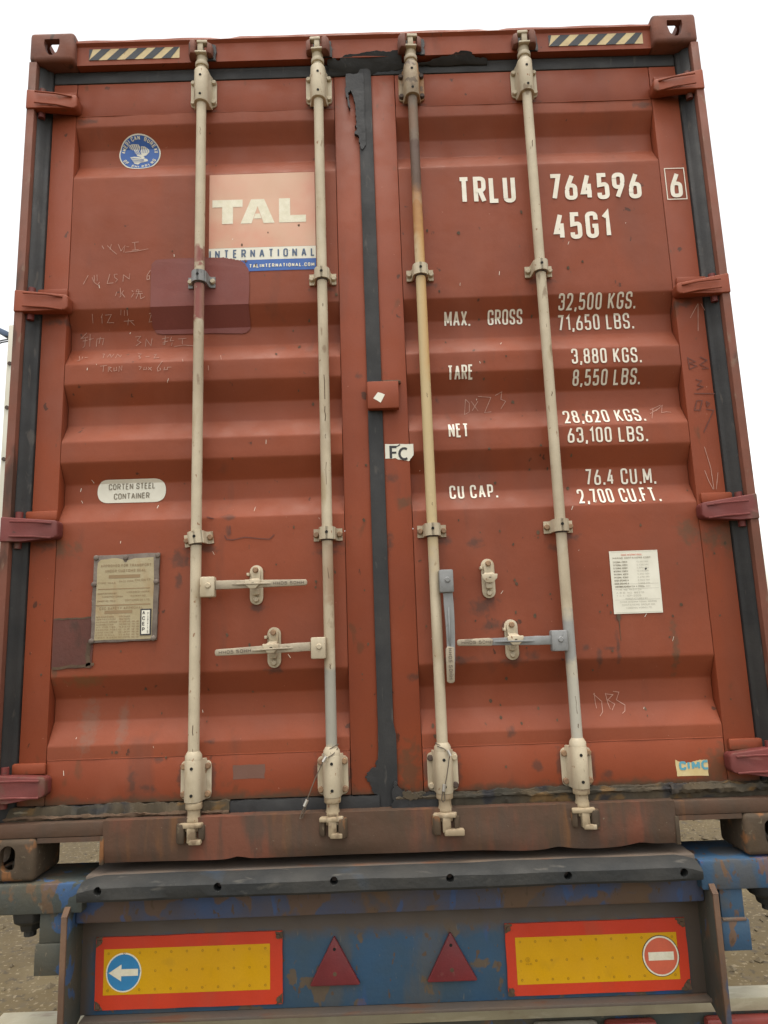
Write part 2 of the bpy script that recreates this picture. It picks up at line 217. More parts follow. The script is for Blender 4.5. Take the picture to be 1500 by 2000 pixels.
# ================================================================ mesh helpers
class MB:
    def __init__(s): s.v = []; s.f = []
    def add(s, vs, fs):
        o = len(s.v); s.v += [tuple(v) for v in vs]; s.f += [tuple(i + o for i in f) for f in fs]; return s
    def box(s, x0, x1, y0, y1, z0, z1):
        return s.add([(x0, y0, z0), (x1, y0, z0), (x1, y1, z0), (x0, y1, z0), (x0, y0, z1), (x1, y0, z1), (x1, y1, z1), (x0, y1, z1)],
                     [(3, 2, 1, 0), (4, 5, 6, 7), (0, 1, 5, 4), (1, 2, 6, 5), (2, 3, 7, 6), (3, 0, 4, 7)])
    def prism(s, pts, a, b, axis='Z'):
        """extrude 2-D polygon: axis Z uses (x,y), axis Y uses (x,z), axis X uses (y,z)"""
        n = len(pts); area = sum(pts[i][0] * pts[(i + 1) % n][1] - pts[(i + 1) % n][0] * pts[i][1] for i in range(n))
        if area < 0: pts = pts[::-1]
        def P(p, t): return {'Z': (p[0], p[1], t), 'Y': (p[0], t, p[1]), 'X': (t, p[0], p[1])}[axis]
        if a > b: a, b = b, a
        vs = [P(p, a) for p in pts] + [P(p, b) for p in pts]
        fs = [tuple(range(n - 1, -1, -1)), tuple(range(n, 2 * n))] + [(i, (i + 1) % n, n + (i + 1) % n, n + i) for i in range(n)]
        if axis == 'Y': fs = [f[::-1] for f in fs]
        return s.add(vs, fs)
    def tube(s, pts, r, n=12, caps=True):
        pts = [Vector(p) for p in pts]; rs = r if isinstance(r, (list, tuple)) else [r] * len(pts)
        t0 = (pts[1] - pts[0]).normalized(); ref = Vector((0, 1, 0)) if abs(t0.y) < .8 else Vector((1, 0, 0))
        a = t0.cross(ref).normalized(); vs = []
        for i, p in enumerate(pts):
            t = (pts[min(i + 1, len(pts) - 1)] - pts[max(i - 1, 0)]).normalized()
            a = (a - t * a.dot(t)).normalized(); b = t.cross(a)
            vs += [p + (a * math.cos(2 * math.pi * k / n) + b * math.sin(2 * math.pi * k / n)) * rs[i] for k in range(n)]
        fs = [(i * n + k, i * n + (k + 1) % n, (i + 1) * n + (k + 1) % n, (i + 1) * n + k) for i in range(len(pts) - 1) for k in range(n)]
        if caps: fs += [tuple(range(n - 1, -1, -1)), tuple(range((len(pts) - 1) * n, len(pts) * n))]
        return s.add(vs, fs)
    def mesh(s, name, m, smooth=False, bevel=0, seg=2):
        me = bpy.data.meshes.new(name); me.from_pydata(s.v, [], s.f); me.update()
        bm = bmesh.new(); bm.from_mesh(me); bmesh.ops.recalc_face_normals(bm, faces=bm.faces)
        if bevel:
            es = [e for e in bm.edges if len(e.link_faces) == 2 and e.calc_face_angle(0) > .5]
            bmesh.ops.bevel(bm, geom=es, offset=bevel, segments=seg, profile=.5, affect='EDGES', clamp_overlap=True)
        bm.to_mesh(me); bm.free()
        me.materials.append(m)
        if smooth or bevel:
            for p in me.polygons: p.use_smooth = True
            me.set_sharp_from_angle(angle=math.radians(38))
        return me
    def build(s, name, m, parent=None, **k): return place(s.mesh(name, m, **k), name, parent)

def place(me, name, parent=None, loc=(0, 0, 0), rot=(0, 0, 0), label=None):
    o = bpy.data.objects.new(name, me); COL.objects.link(o)
    o.location = loc; o.rotation_euler = rot
    if parent is not None:
        o.parent = parent; o.matrix_parent_inverse = WINV(parent)
    if label: o['label'] = label
    return o
def WM(o):
    m = Matrix.LocRotScale(o.location, o.rotation_euler, o.scale)
    return (WM(o.parent) @ o.matrix_parent_inverse @ m) if o.parent else m
def WINV(o): return WM(o).inverted()
def thing(name, label, cat, loc=(0, 0, 0), group=None):
    o = bpy.data.objects.new(name, None); COL.objects.link(o); o.location = loc; o.empty_display_size = .2
    o['label'] = label; o['category'] = cat
    if group: o['group'] = group
    return o
def tag(o, label, cat, group=None):
    o['label'] = label; o['category'] = cat
    if group: o['group'] = group
    return o
def boolean(base, cutters):
    tmp = bpy.data.objects.new('tmp', base); COL.objects.link(tmp); cs = []
    for c in cutters:
        co = bpy.data.objects.new('cut', c); COL.objects.link(co); cs.append(co)
        md = tmp.modifiers.new('b', 'BOOLEAN'); md.operation = 'DIFFERENCE'; md.solver = 'EXACT'; md.object = co
    dg = bpy.context.evaluated_depsgraph_get()
    me = bpy.data.meshes.new_from_object(tmp.evaluated_get(dg))
    bpy.data.objects.remove(tmp)
    for co in cs: bpy.data.objects.remove(co)
    for p in me.polygons: p.use_smooth = True
    me.set_sharp_from_angle(angle=math.radians(30))
    return me
def oval(cx, cy, w, h, n=8):
    r = min(w, h) / 2; pts = []
    if h >= w:
        for k in range(n + 1): a = math.pi * k / n; pts.append((cx + r * math.cos(a), cy + (h / 2 - r) + r * math.sin(a)))
        for k in range(n + 1): a = math.pi + math.pi * k / n; pts.append((cx + r * math.cos(a), cy - (h / 2 - r) + r * math.sin(a)))
    else:
        for k in range(n + 1): a = -math.pi / 2 + math.pi * k / n; pts.append((cx + (w / 2 - r) + r * math.cos(a), cy + r * math.sin(a)))
        for k in range(n + 1): a = math.pi / 2 + math.pi * k / n; pts.append((cx - (w / 2 - r) + r * math.cos(a), cy + r * math.sin(a)))
    out = []
    for p in pts:
        if not out or (abs(p[0] - out[-1][0]) + abs(p[1] - out[-1][1])) > 1e-6: out.append(p)
    if abs(out[0][0] - out[-1][0]) + abs(out[0][1] - out[-1][1]) < 1e-6: out.pop()
    return out
def ribbon(pts, t, closed=False):
    """quads of constant width around a 2-D polyline"""
    pts = [Vector(p) for p in pts]
    if closed and (pts[0] - pts[-1]).length < 1e-6: pts = pts[:-1]
    n = len(pts); L = []; Rr = []
    for i in range(n):
        a = pts[i - 1] if (i > 0 or closed) else None; c = pts[(i + 1) % n] if (i < n - 1 or closed) else None
        d1 = (pts[i] - a).normalized() if a is not None and (pts[i] - a).length > 1e-9 else None
        d2 = (c - pts[i]).normalized() if c is not None and (c - pts[i]).length > 1e-9 else None
        if d1 is None: d1 = d2
        if d2 is None: d2 = d1
        n1 = Vector((-d1.y, d1.x)); n2 = Vector((-d2.y, d2.x)); m = n1 + n2
        m = m.normalized() if m.length > 1e-6 else n1
        k = min(1 / max(.35, m.dot(n1)), 2.2)
        L.append(pts[i] + m * t / 2 * k); Rr.append(pts[i] - m * t / 2 * k)
    q = [(Rr[i], Rr[(i + 1) % n], L[(i + 1) % n], L[i]) for i in range(n if closed else n - 1)]
    return [[tuple(v) for v in f] for f in q]
def rounded(pts, r, closed=False, n=5):
    """round the corners of a polyline; a third item 0 keeps a corner sharp"""
    out = []; N = len(pts)
    for i, p in enumerate(pts):
        P = Vector(p[:2]); sharp = len(p) > 2 and p[2] == 0
        if sharp or (not closed and i in (0, N - 1)): out.append(P); continue
        A = Vector(pts[i - 1][:2]); B = Vector(pts[(i + 1) % N][:2]); da = A - P; db = B - P
        rr = min(r, da.length * .5, db.length * .5)
        s = P + da.normalized() * rr; e = P + db.normalized() * rr
        for k in range(n + 1):
            u = k / n; out.append(s * (1 - u) ** 2 + P * 2 * u * (1 - u) + e * u * u)
    return out

# ---------------------------------------------------------------- stroke lettering
GL = {
 'A': (.56, [([(0, 0), (.47, 1)], 0), ([(1, 0), (.53, 1)], 0), ([(.17, .33), (.83, .33)], 0)]),
 'B': (.5, [([(0, 0, 0), (0, 1, 0), (1, 1), (1, .53), (0, .53, 0)], 0), ([(0, .53, 0), (1, .53), (1, 0), (0, 0, 0)], 0)]),
 'C': (.5, [([(1, .7), (1, 1), (0, 1), (0, 0), (1, 0), (1, .3)], 0)]),
 'D': (.5, [([(0, 0, 0), (0, 1, 0), (1, 1), (1, 0)], 1)]),
 'E': (.42, [([(1, 0, 0), (0, 0, 0), (0, 1, 0), (1, 1, 0)], 0), ([(0, .53), (.85, .53)], 0)]),
 'F': (.42, [([(0, 0, 0), (0, 1, 0), (1, 1, 0)], 0), ([(0, .52), (.85, .52)], 0)]),
 'G': (.5, [([(1, .72), (1, 1), (0, 1), (0, 0), (1, 0), (1, .45, 0), (.55, .45, 0)], 0)]),
 'H': (.5, [([(0, 0), (0, 1)], 0), ([(1, 0), (1, 1)], 0), ([(0, .5), (1, .5)], 0)]),
 'I': (.03, [([(0, 0), (0, 1)], 0)]), 'K': (.5, [([(0, 0), (0, 1)], 0), ([(1, 1), (0, .36)], 0), ([(.33, .57), (1, 0)], 0)]),
 'L': (.42, [([(0, 1, 0), (0, 0, 0), (1, 0, 0)], 0)]), 'M': (.64, [([(0, 0), (0, 1)], 0), ([(1, 0), (1, 1)], 0), ([(.02, .97), (.5, .22)], 0), ([(.98, .97), (.5, .22)], 0)]),
 'N': (.52, [([(0, 0), (0, 1)], 0), ([(1, 0), (1, 1)], 0), ([(.04, .95), (.96, .05)], 0)]), 'O': (.5, [([(0, 0), (0, 1), (1, 1), (1, 0)], 1)]),
 'P': (.48, [([(0, 0, 0), (0, 1, 0), (1, 1), (1, .45), (0, .45, 0)], 0)]), 'R': (.5, [([(0, 0, 0), (0, 1, 0), (1, 1), (1, .47), (0, .47, 0)], 0), ([(.5, .47), (1, 0)], 0)]),
 'S': (.48, [([(1, .72), (1, 1), (0, 1), (0, .53), (1, .47), (1, 0), (0, 0), (0, .28)], 0)]), 'T': (.5, [([(0, 1), (1, 1)], 0), ([(.5, 1), (.5, 0)], 0)]),
 'U': (.5, [([(0, 1), (0, 0), (1, 0), (1, 1)], 0)]), 'V': (.54, [([(0, 1), (.5, 0), (1, 1)], 0)]), 'W': (.75, [([(0, 1), (.25, 0), (.5, .8), (.75, 0), (1, 1)], 0)]),
 'Z': (.46, [([(0, 1), (1, 1, 0), (0, 0, 0), (1, 0)], 0)]), 'J': (.4, [([(1, 1), (1, 0), (0, 0), (0, .25)], 0)]),
 'X': (.5, [([(0, 0), (1, 1)], 0), ([(0, 1), (1, 0)], 0)]), 'Y': (.5, [([(0, 1), (.5, .45), (1, 1)], 0), ([(.5, .45), (.5, 0)], 0)]),
 '0': (.46, [([(0, 0), (0, 1), (1, 1), (1, 0)], 1)]), '1': (.24, [([(0, .80), (1, 1, 0), (1, 0)], 0)]),
 '2': (.46, [([(0, .72), (0, 1), (1, 1), (1, .55), (0, 0, 0), (1, 0)], 0)]), '3': (.46, [([(0, .75), (0, 1), (1, 1), (1, .53), (.4, .53)], 0), ([(.4, .53), (1, .53), (1, 0), (0, 0), (0, .25)], 0)]),
 '4': (.5, [([(.72, 0), (.72, .62)], 0), ([(.62, 1), (0, .24, 0), (1, .24)], 0)]), '5': (.46, [([(.95, 1), (.1, 1, 0), (.05, .55, 0), (1, .60), (1, 0), (0, 0), (0, .2)], 0)]),
 '6': (.48, [([(.72, 1), (.06, .45), (0, .28), (0, 0), (1, 0), (1, .56), (.16, .56)], 0)]), '7': (.46, [([(0, 1), (1, 1, 0), (.35, 0)], 0)]),
 '8': (.46, [([(.04, .53), (.04, 1), (.96, 1), (.96, .53)], 1), ([(0, .53), (0, 0), (1, 0), (1, .53)], 1)]), '9': (.48, [([(.28, 0), (.94, .55), (1, .72), (1, 1), (0, 1), (0, .44), (.84, .44)], 0)]),
 '.': (.04, [([(0, -.06), (0, .10)], 0)]), ',': (.04, [([(0, .10), (0, -.02), (-1.6, -.16)], 0)]), '-': (.3, [([(0, .5), (1, .5)], 0)]), '/': (.3, [([(0, 0), (1, 1)], 0)]), ':': (.03, [([(0, .2), (0, .24)], 0), ([(0, .7), (0, .74)], 0)]),
}
WORDS = []
def text_polys(s, x0, x1, z0, h, t, z1=None, gap=.20, rnd=.22):
    """list of quads (x,z) for text s filling x0..x1, cap height h, stroke t"""
    adv = []; X = 0
    for ch in s:
        if ch == ' ': X += .42; adv.append(None); continue
        gw = GL[ch][0]; adv.append((X, gw)); X += gw + t / h + gap
    total = X - gap
    k = (x1 - x0) / total; polys = []; z1 = z0 if z1 is None else z1
    hk = h - t
    WORDS.clear(); WORDS.append([])
    for ch, a in zip(s, adv):
        if a is None: WORDS.append([]); continue
        ax = x0 + a[0] * k + t / 2; gw = a[1] * k + (t * (k / h - 1) if k > h else t * (k / h - 1))
        zb = z0 + (z1 - z0) * (ax - x0) / max(1e-6, (x1 - x0)) + t / 2
        for pts, closed in GL[ch][1]:
            q = [((ax + p[0] * max(gw, a[1] * k * .8)), (zb + p[1] * hk)) + ((p[2],) if len(p) > 2 else ()) for p in pts]
            rb_ = ribbon(rounded(q, rnd * h * min(1, k / h + .1), closed), t, closed); polys += rb_; WORDS[-1] += rb_
    return polys

# ---------------------------------------------------------------- the corrugated door surface
TROUGH = [(2.549, 2.343), (1.835, 1.633), (1.561, 1.358), (1.286, 1.083), (.585, .373)]
YD, YP, DY = .060, .062, .042
def prof(z):
    for a, b in TROUGH:
        if b < z < a:
            w_ = (a - b) / 3
            if z > a - w_: return YP + DY * (a - z) / w_
            if z < b + w_: return YP + DY * (z - b) / w_
            return YP + DY
    return YP
CUTS = sorted([v for a, b in TROUGH for v in (a, a - (a - b) / 3, b + (a - b) / 3, b)])
def wob(x, z): return .0030 * noise.noise(Vector((x * 3.1, z * 4.3, .7))) + .0007 * noise.noise(Vector((x * 11, z * 9, 3.7)))
def surf(x, z):
    xa = abs(x)
    inside = (-1.063 < x < -.118) or (.108 < x < 1.050)
    return (prof(z) + wob(x, z)) if inside and .333 < z < 2.592 else YD
def drape(name, polys, m, parent, off=.0022, flat=None, step=.00004, label=None):
    """thin print / paint laid on the door surface (or on a flat plane y=flat)"""
    bm = bmesh.new()
    for i, p in enumerate(polys):
        try: bm.faces.new([bm.verts.new((x, i * step if step else 0, z)) for x, z in p])
        except ValueError: pass
    if flat is None:
        for c in CUTS:
            bmesh.ops.bisect_plane(bm, geom=bm.verts[:] + bm.edges[:] + bm.faces[:], plane_co=(0, 0, c), plane_no=(0, 0, 1))
        for xx in (-1.063, -.118, .108, 1.05):
            bmesh.ops.bisect_plane(bm, geom=bm.verts[:] + bm.edges[:] + bm.faces[:], plane_co=(xx, 0, 0), plane_no=(1, 0, 0))
    for v in bm.verts:
        base = flat if flat is not None else surf(v.co.x, v.co.z)
        v.co.y = base - off - v.co.y % .0008
    bmesh.ops.recalc_face_normals(bm, faces=bm.faces)
    for f in bm.faces:
        if f.normal.y > 0: f.normal_flip()
    me = bpy.data.meshes.new(name); bm.to_mesh(me); bm.free(); me.materials.append(m)
    o = place(me, name, parent, label=label)
    if name in ('chalk_scrawl', 'marker_scrawl', 'paint_chip', 'rust_spot', 'plate_print', 'notice_print', 'cast_lettering', 'weld_line', 'bare_corner', 'black_stripe', 'eagle_emblem', 'approval_mark'): o['kind'] = 'stuff'
    return o
def rect(x0, x1, z0, z1, nx=1, nz=1):
    return [[(x0 + (x1 - x0) * i / nx, z0 + (z1 - z0) * j / nz), (x0 + (x1 - x0) * (i + 1) / nx, z0 + (z1 - z0) * j / nz), (x0 + (x1 - x0) * (i + 1) / nx, z0 + (z1 - z0) * (j + 1) / nz), (x0 + (x1 - x0) * i / nx, z0 + (z1 - z0) * (j + 1) / nz)] for i in range(nx) for j in range(nz)]
def ragged(pts, amp, sub=6, seed=0):
    rnd_ = random.Random(seed); out = []
    n = len(pts)
    for i in range(n):
        a = Vector(pts[i]); b = Vector(pts[(i + 1) % n]); out.append(tuple(a))
        for k in range(1, sub):
            p = a.lerp(b, k / sub); out.append((p.x + rnd_.uniform(-amp, amp), p.y + rnd_.uniform(-amp, amp)))
    return out

# ================================================================ setting: ground
gm = bmesh.new()
xs = [-900, -200, -60, -25] + [-14 + i * .28 for i in range(101)] + [25, 60, 200, 900]
ys = [-900, -200, -40, -12] + [-6 + i * .28 for i in range(90)] + [25, 45, 100, 300, 1500]
grid = [[gm.verts.new((x, y, G + (.05 * noise.noise(Vector((x * .35, y * .35, 0))) + .022 * noise.noise(Vector((x * 1.7, y * 1.7, 5))) + .010 * noise.noise(Vector((x * 4.1, y * 4.1, 9)))) * (1 if abs(x) < 14 and -6 < y < 19 else 0))) for y in ys] for x in xs]
for i in range(len(xs) - 1):
    for j in range(len(ys) - 1):
        gm.faces.new((grid[i][j], grid[i + 1][j], grid[i + 1][j + 1], grid[i][j + 1]))
gme = bpy.data.meshes.new('ground'); gm.to_mesh(gme); gm.free(); gme.materials.append(M['ground'])
for p in gme.polygons: p.use_smooth = True
ground = place(gme, 'ground'); ground['kind'] = 'structure'

gr = MB()
for k in range(5200):
    if k < 3600: x, y = random.uniform(.8, 7.5), random.uniform(.3, 10)
    else: x, y = random.uniform(-8, -.8), random.uniform(.3, 10)
    r = random.choice((.008, .012, .012, .018, .018, .03)) * random.uniform(.7, 1.4)
    h = G + .05 * noise.noise(Vector((x * .35, y * .35, 0))) + .022 * noise.noise(Vector((x * 1.7, y * 1.7, 5))) + .010 * noise.noise(Vector((x * 4.1, y * 4.1, 9)))
    a = random.uniform(0, 6)
    vs = [(x + r * math.cos(a + q * 1.57) * random.uniform(.7, 1.2), y + r * math.sin(a + q * 1.57) * random.uniform(.7, 1.2), h + r * random.uniform(-.1, .25)) for q in range(4)]
    gr.add(vs + [(x, y, h + r * .75), (x, y, h - r * .5)], [(0, 1, 4), (1, 2, 4), (2, 3, 4), (3, 0, 4), (1, 0, 5), (2, 1, 5), (3, 2, 5), (0, 3, 5)])
grv = gr.build('gravel', M['stone']); grv['kind'] = 'stuff'
tag(grv, 'loose pale grit and gravel scattered on the dusty ground beside the trailer', 'gravel')

# ================================================================ the container
box = thing('shipping_container', 'rust red forty-five foot style high steel container with cream locking bars, loaded on the blue trailer', 'shipping container')
box['label'] = 'rust red high steel shipping container with cream locking bars, loaded on the blue trailer'
LEN = 12.19
# corner castings ---------------------------------------------------
def casting(top):
    b = MB().box(-.081, .081, 0, .178, 0, .118)
    me = b.mesh('corner_casting', M['topcast'] if top else M['casting'], bevel=.014, seg=3)
    inner = MB().box(-.055, .058, .026, .150, .026, .092).mesh('c', M['hole'])
    if top: front = MB().prism([(-.027, .088), (.027, .088), (.029, .07), (.020, .036), (.006, .022), (-.006, .022), (-.020, .036), (-.029, .07)], -.01, .06, 'Y').mesh('c', M['hole'])
    else: front = MB().prism(oval(-.001, .065, .047, .074), -.01, .06, 'Y').mesh('c', M['hole'])
    side = MB().prism(oval(.090, .058, .075, .050), -.1, 0.0, 'X').mesh('c', M['hole'])
    lid = MB().prism(oval(-.0, .089, .0635, .124), (.06 if top else -.01), (.13 if top else .06), 'Z').mesh('c', M['hole'])
    return boolean(me, [inner, front, side, lid])
c_top, c_bot = casting(True), casting(False)
def mirror_mesh(me):
    m2 = me.copy(); m2.transform(Matrix.Scale(-1, 4, (1, 0, 0))); m2.flip_normals(); return m2
c_topR, c_botR = mirror_mesh(c_top), mirror_mesh(c_bot)
for yy, rz in ((0, 0), (LEN, math.pi)):
    for sx in (-1, 1):
        lft = (sx < 0) != (rz != 0)
        place(c_bot if lft else c_botR, 'corner_casting', box, (sx * 1.138, yy, 0), (0, 0, rz))
        place(c_top if lft else c_topR, 'corner_casting', box, (sx * 1.138, yy, 2.778), (0, 0, rz))
# corner posts: outer flange, J bar, inner channel
for s in (-1, 1):
    pf = [(1.219, .004), (1.1905, .004), (1.1905, .120), (1.219, .120)]
    MB().prism([(s * x, y) for x, y in pf], .118, 2.778, 'Z').build('corner_post', M['post'], box, bevel=.003)
    MB().prism([(s * x, y) for x, y in [(1.1505, .066), (1.153, .054), (1.160, .050), (1.166, .046), (1.172, .036), (1.182, .030), (1.1895, .026), (1.1895, .09), (1.1505, .09)]], .16, 2.774, 'Z').build('side_gasket', M['rubber'], box, bevel=.0015)
# header
hb = MB(); n_ = 60
tops = [2.872 + .004 * noise.noise(Vector((i * .31, 0, 0))) + (-.006 if i in (15, 16, 43, 44) else 0) for i in range(n_ + 1)]
vs = []
for i in range(n_ + 1):
    x = -1.057 + 2.114 * i / n_
    t = tops[i]
    vs += [(x, .030, 2.778), (x, .028, 2.852), (x, .018, 2.862), (x, .020, t), (x, .16, t + .004), (x, .16, 2.778)]
fs = [(6 * i + k, 6 * i + (k + 1) % 6, 6 * i + 6 + (k + 1) % 6, 6 * i + 6 + k) for i in range(n_) for k in range(6)]
fs += [tuple(range(5, -1, -1)), tuple(range(6 * n_, 6 * n_ + 6))]
header = MB().add(vs, fs).build('door_header', M['frame'], box, smooth=True)
MB().box(-1.150, 1.150, .058, .10, 2.727, 2.7775).build('top_gasket', M['rubber'], box, bevel=.006)
# hazard tape
def stripes(x0, x1, z0, z1, n, seed):
    y = [[(x0, z0), (x1, z0), (x1, z1), (x0, z1)]]
    w_ = (x1 - x0) / n; P = []
    for k in range(-1, n + 1):
        a = x0 + k * w_; c = [(a, z0), (a + w_ * .52, z0), (a + w_ * .52 + .045, z1), (a + .045, z1)]
        c = [(min(x1, max(x0, p[0])), p[1]) for p in c]
        if abs(c[0][0] - c[1][0]) + abs(c[2][0] - c[3][0]) > .01:
            cc = []
            for p in c:
                if not cc or (abs(p[0] - cc[-1][0]) + abs(p[1] - cc[-1][1])) > 1e-5: cc.append(p)
            P.append(cc)
    return y, P
for (a, b) in ((-1.012, -.680), (.680, 1.028)):
    y, P = stripes(a, b, 2.797, 2.843, 5, 1)
    t0 = drape('hazard_tape', y, M['yellowtape'], header, flat=.0285, off=.0008)
    drape('black_stripe', P, M['blacktape'], header, flat=.0285, off=.0014, step=0)

# sill: front plate with a dented lower edge, cut away beside the castings
sm = bmesh.new(); NX, NZ = 90, 8
def lower(x):
    d = .041 + .002 * noise.noise(Vector((x * 2.1, 0, 3)))
    d += -.006 * math.exp(-((x - .40) / .10) ** 2) - .006 * math.exp(-((x - .62) / .09) ** 2) + .006 * math.exp(-((x - .50) / .03) ** 2) + .007 * math.exp(-((x + .455) / .025) ** 2) + .006 * math.exp(-((x - .745) / .03) ** 2)
    return d
cols_ = []
for i in range(NX + 1):
    x = -.860 + 1.717 * i / NX; c = []
    for j in range(NZ + 1):
        z = lower(x) + (.162 - lower(x)) * j / NZ
        y = .006 + .004 * noise.noise(Vector((x * 4, z * 9, 1))) + .012 * max(0, (1 - j / 3)) ** 2 * (.5 + noise.noise(Vector((x * 3, 0, 8))))
        c.append(sm.verts.new((x, y, z)))
    c.append(sm.verts.new((x, .12, .165))); c.append(sm.verts.new((x, .12, lower(x) + .004))); cols_.append(c)
for i in range(NX):
    a, b = cols_[i], cols_[i + 1]; m_ = len(a)
    for j in range(m_): sm.faces.new((a[j], b[j], b[(j + 1) % m_], a[(j + 1) % m_]))
sm.faces.new(cols_[0][::-1]); sm.faces.new(cols_[-1])
bmesh.ops.recalc_face_normals(sm, faces=sm.faces)
sme = bpy.data.meshes.new('door_sill'); sm.to_mesh(sme); sm.free(); sme.materials.append(M['sill'])
for p in sme.polygons: p.use_smooth = True
sme.set_sharp_from_angle(angle=math.radians(40))
sill = place(sme, 'door_sill', box)
for (a, b) in ((-1.219, -.860), (.857, 1.219)):
    MB().box(a, b, .010, .13, .1185, .160).build('sill_end', M['sill'], box, bevel=.004)
    x0, x1 = (-1.057, -.860) if a < 0 else (.857, 1.057)
    MB().box(x0, x1, .010, .13, .104, .1180).build('sill_end', M['sill'], box)
for x in (-.862, .859): MB().box(x - .006, x + .006, .004, .15, .038, .118).build('sill_web', M['casting'], box, bevel=.002)

# bottom gasket: torn rubber strips
def strip(x0, x1, z0, z1, y0, y1, amp, m, name, seed, parent, nx=60):
    b = MB(); vs = []
    for i in range(nx + 1):
        x = x0 + (x1 - x0) * i / nx; q = lambda k: noise.noise(Vector((x * 14, k * 7.3, seed))) * .8 + .7 * noise.noise(Vector((x * 61, k * 5.1, seed)))
        vs += [(x, y1, z0 + amp * .4 * q(1)), (x, y0 + amp * q(2), z0 + amp * q(3)), (x, y0 - amp * .6 + amp * .6 * q(6), (z0 + z1) / 2 + amp * .5 * q(7)), (x, y0 + amp * q(4), z1 + amp * q(5)), (x, y1, z1 + amp * .5 * q(5))]
    fs = [(5 * i + k, 5 * i + (k + 1) % 5, 5 * i + 5 + (k + 1) % 5, 5 * i + 5 + k) for i in range(nx) for k in range(5)]
    fs += [(4, 3, 2, 1, 0), tuple(range(5 * nx, 5 * nx + 5))]
    return b.add(vs, fs).build(name, m, parent, smooth=True)
# ---- doors --------------------------------------------------------
def door(name, x0, x1, xs0, xs1, label):
    """x0..x1 outer leaf, xs0..xs1 the corrugated panel between the stiles"""
    zs = sorted(set([.333] + [2.592 - 1e-9] + [round(c + d, 5) for c in CUTS for d in (-.004, 0, .004)] + [.333 + i * (2.259 / 60) for i in range(61)]))
    zs = [z for i, z in enumerate(zs) if i == 0 or z - zs[i - 1] > .0015]
    nx = 46; bm = bmesh.new(); g = []
    def soft(z): return (prof(z - .0035) + prof(z) * 2 + prof(z + .0035)) / 4 if .34 < z < 2.585 else YP
    for i in range(nx + 1):
        x = xs0 + (xs1 - xs0) * i / nx
        g.append([bm.verts.new((x, soft(z) + wob(x, z), z)) for z in zs])
    for i in range(nx):
        for j in range(len(zs) - 1): bm.faces.new((g[i][j], g[i + 1][j], g[i + 1][j + 1], g[i][j + 1]))
    for f in bm.faces:
        f.normal_update()
        if f.normal.y > 0: f.normal_flip()
    # inner skin of the sheet
    back = [[bm.verts.new((v.co.x, v.co.y + .003, v.co.z)) for v in c] for c in g[::nx]]
    for j in range(len(zs) - 1): bm.faces.new((back[0][j], back[0][j + 1], back[1][j + 1], back[1][j]))
    me = bpy.data.meshes.new(name); bm.to_mesh(me); bm.free(); me.materials.append(M['red'])
    for p in me.polygons: p.use_smooth = True
    me.set_sharp_from_angle(angle=math.radians(50))
    d = place(me, name, box, label=label)
    for a, b in ((x0, xs0 - .0015), (xs1 + .0015, x1)):
        MB().box(a, b, YD, YD + .052, .199, 2.726).build('stile', M['frame'], d, bevel=.003)
    MB().box(xs0, xs1, YD + .0012, YD + .05, 2.5935, 2.726).build('top_rail', M['frame'], d, bevel=.0025)
    MB().box(xs0, xs1, YD + .0012, YD + .05, .199, .3315).build('bottom_rail', M['frame'], d, bevel=.0025)
    return d
doorL = door('door', -1.150, -.027, -1.063, -.118, 'left door leaf with the pink logo decal')
doorR = door('door', .020, 1.150, .108, 1.050, 'right door leaf with the white weight markings')
# weld lines along the rails
for d, a, b in ((doorL, -1.06, -.12), (doorR, .11, 1.048)):
    for z in (.3325, 2.5928):
        MB().tube([(a + (b - a) * i / 14, .0618 + .0006 * math.sin(i * 2.3), z) for i in range(15)], .0017, 6).build('weld_seam', M['red'], d, smooth=True)
# centre gasket on the left leaf
nb = 70; vs = []
for i in range(nb + 1):
    z = .15 + 2.60 * i / nb; q = .0016 * noise.noise(Vector((z * 7, 1, 0))); wide = .010 if .22 < z < .30 else (.004 if z < .40 else 0)
    vs += [(-.0285 + q - wide * .4, .070, z), (-.0285 + q - wide * .4, .0545, z), (-.017, .0505 + q, z), (.008, .0505 - q, z), (.0205 + q * .7 + (.007 if z < .40 else 0), .0545, z), (.0205 + q * .7, .070, z)]
fs = [(6 * i + k, 6 * i + (k + 1) % 6, 6 * i + 6 + (k + 1) % 6, 6 * i + 6 + k) for i in range(nb) for k in range(6)] + [tuple(range(5, -1, -1)), tuple(range(6 * nb, 6 * nb + 6))]
MB().add(vs, fs).build('centre_gasket', M['rubber'], doorL, smooth=True)
strip(-.50, -.03, .150, .196, .050, .09, .004, M['rubber'], 'bottom_gasket', 3.3, doorL)
strip(-1.20, -.49, .150, .198, .046, .09, .009, M['oldrubber'], 'bottom_gasket', 1.3, doorL, 220)
strip(.02, 1.20, .150, .202, .044, .09, .008, M['oldrubber'], 'bottom_gasket', 7.7, doorR, 330)
strip(-1.20, -.49, .164, .174, .036, .06, .006, M['weld'], 'torn_gasket_lip', 5.1, doorL, 220)
strip(.02, .86, .186, .196, .034, .06, .005, M['oldrubber'], 'torn_gasket_lip', 2.1, doorR, 260)
strip(.86, 1.19, .178, .200, .030, .06, .009, M['oldrubber'], 'torn_gasket_lip', 9.1, doorR, 150)
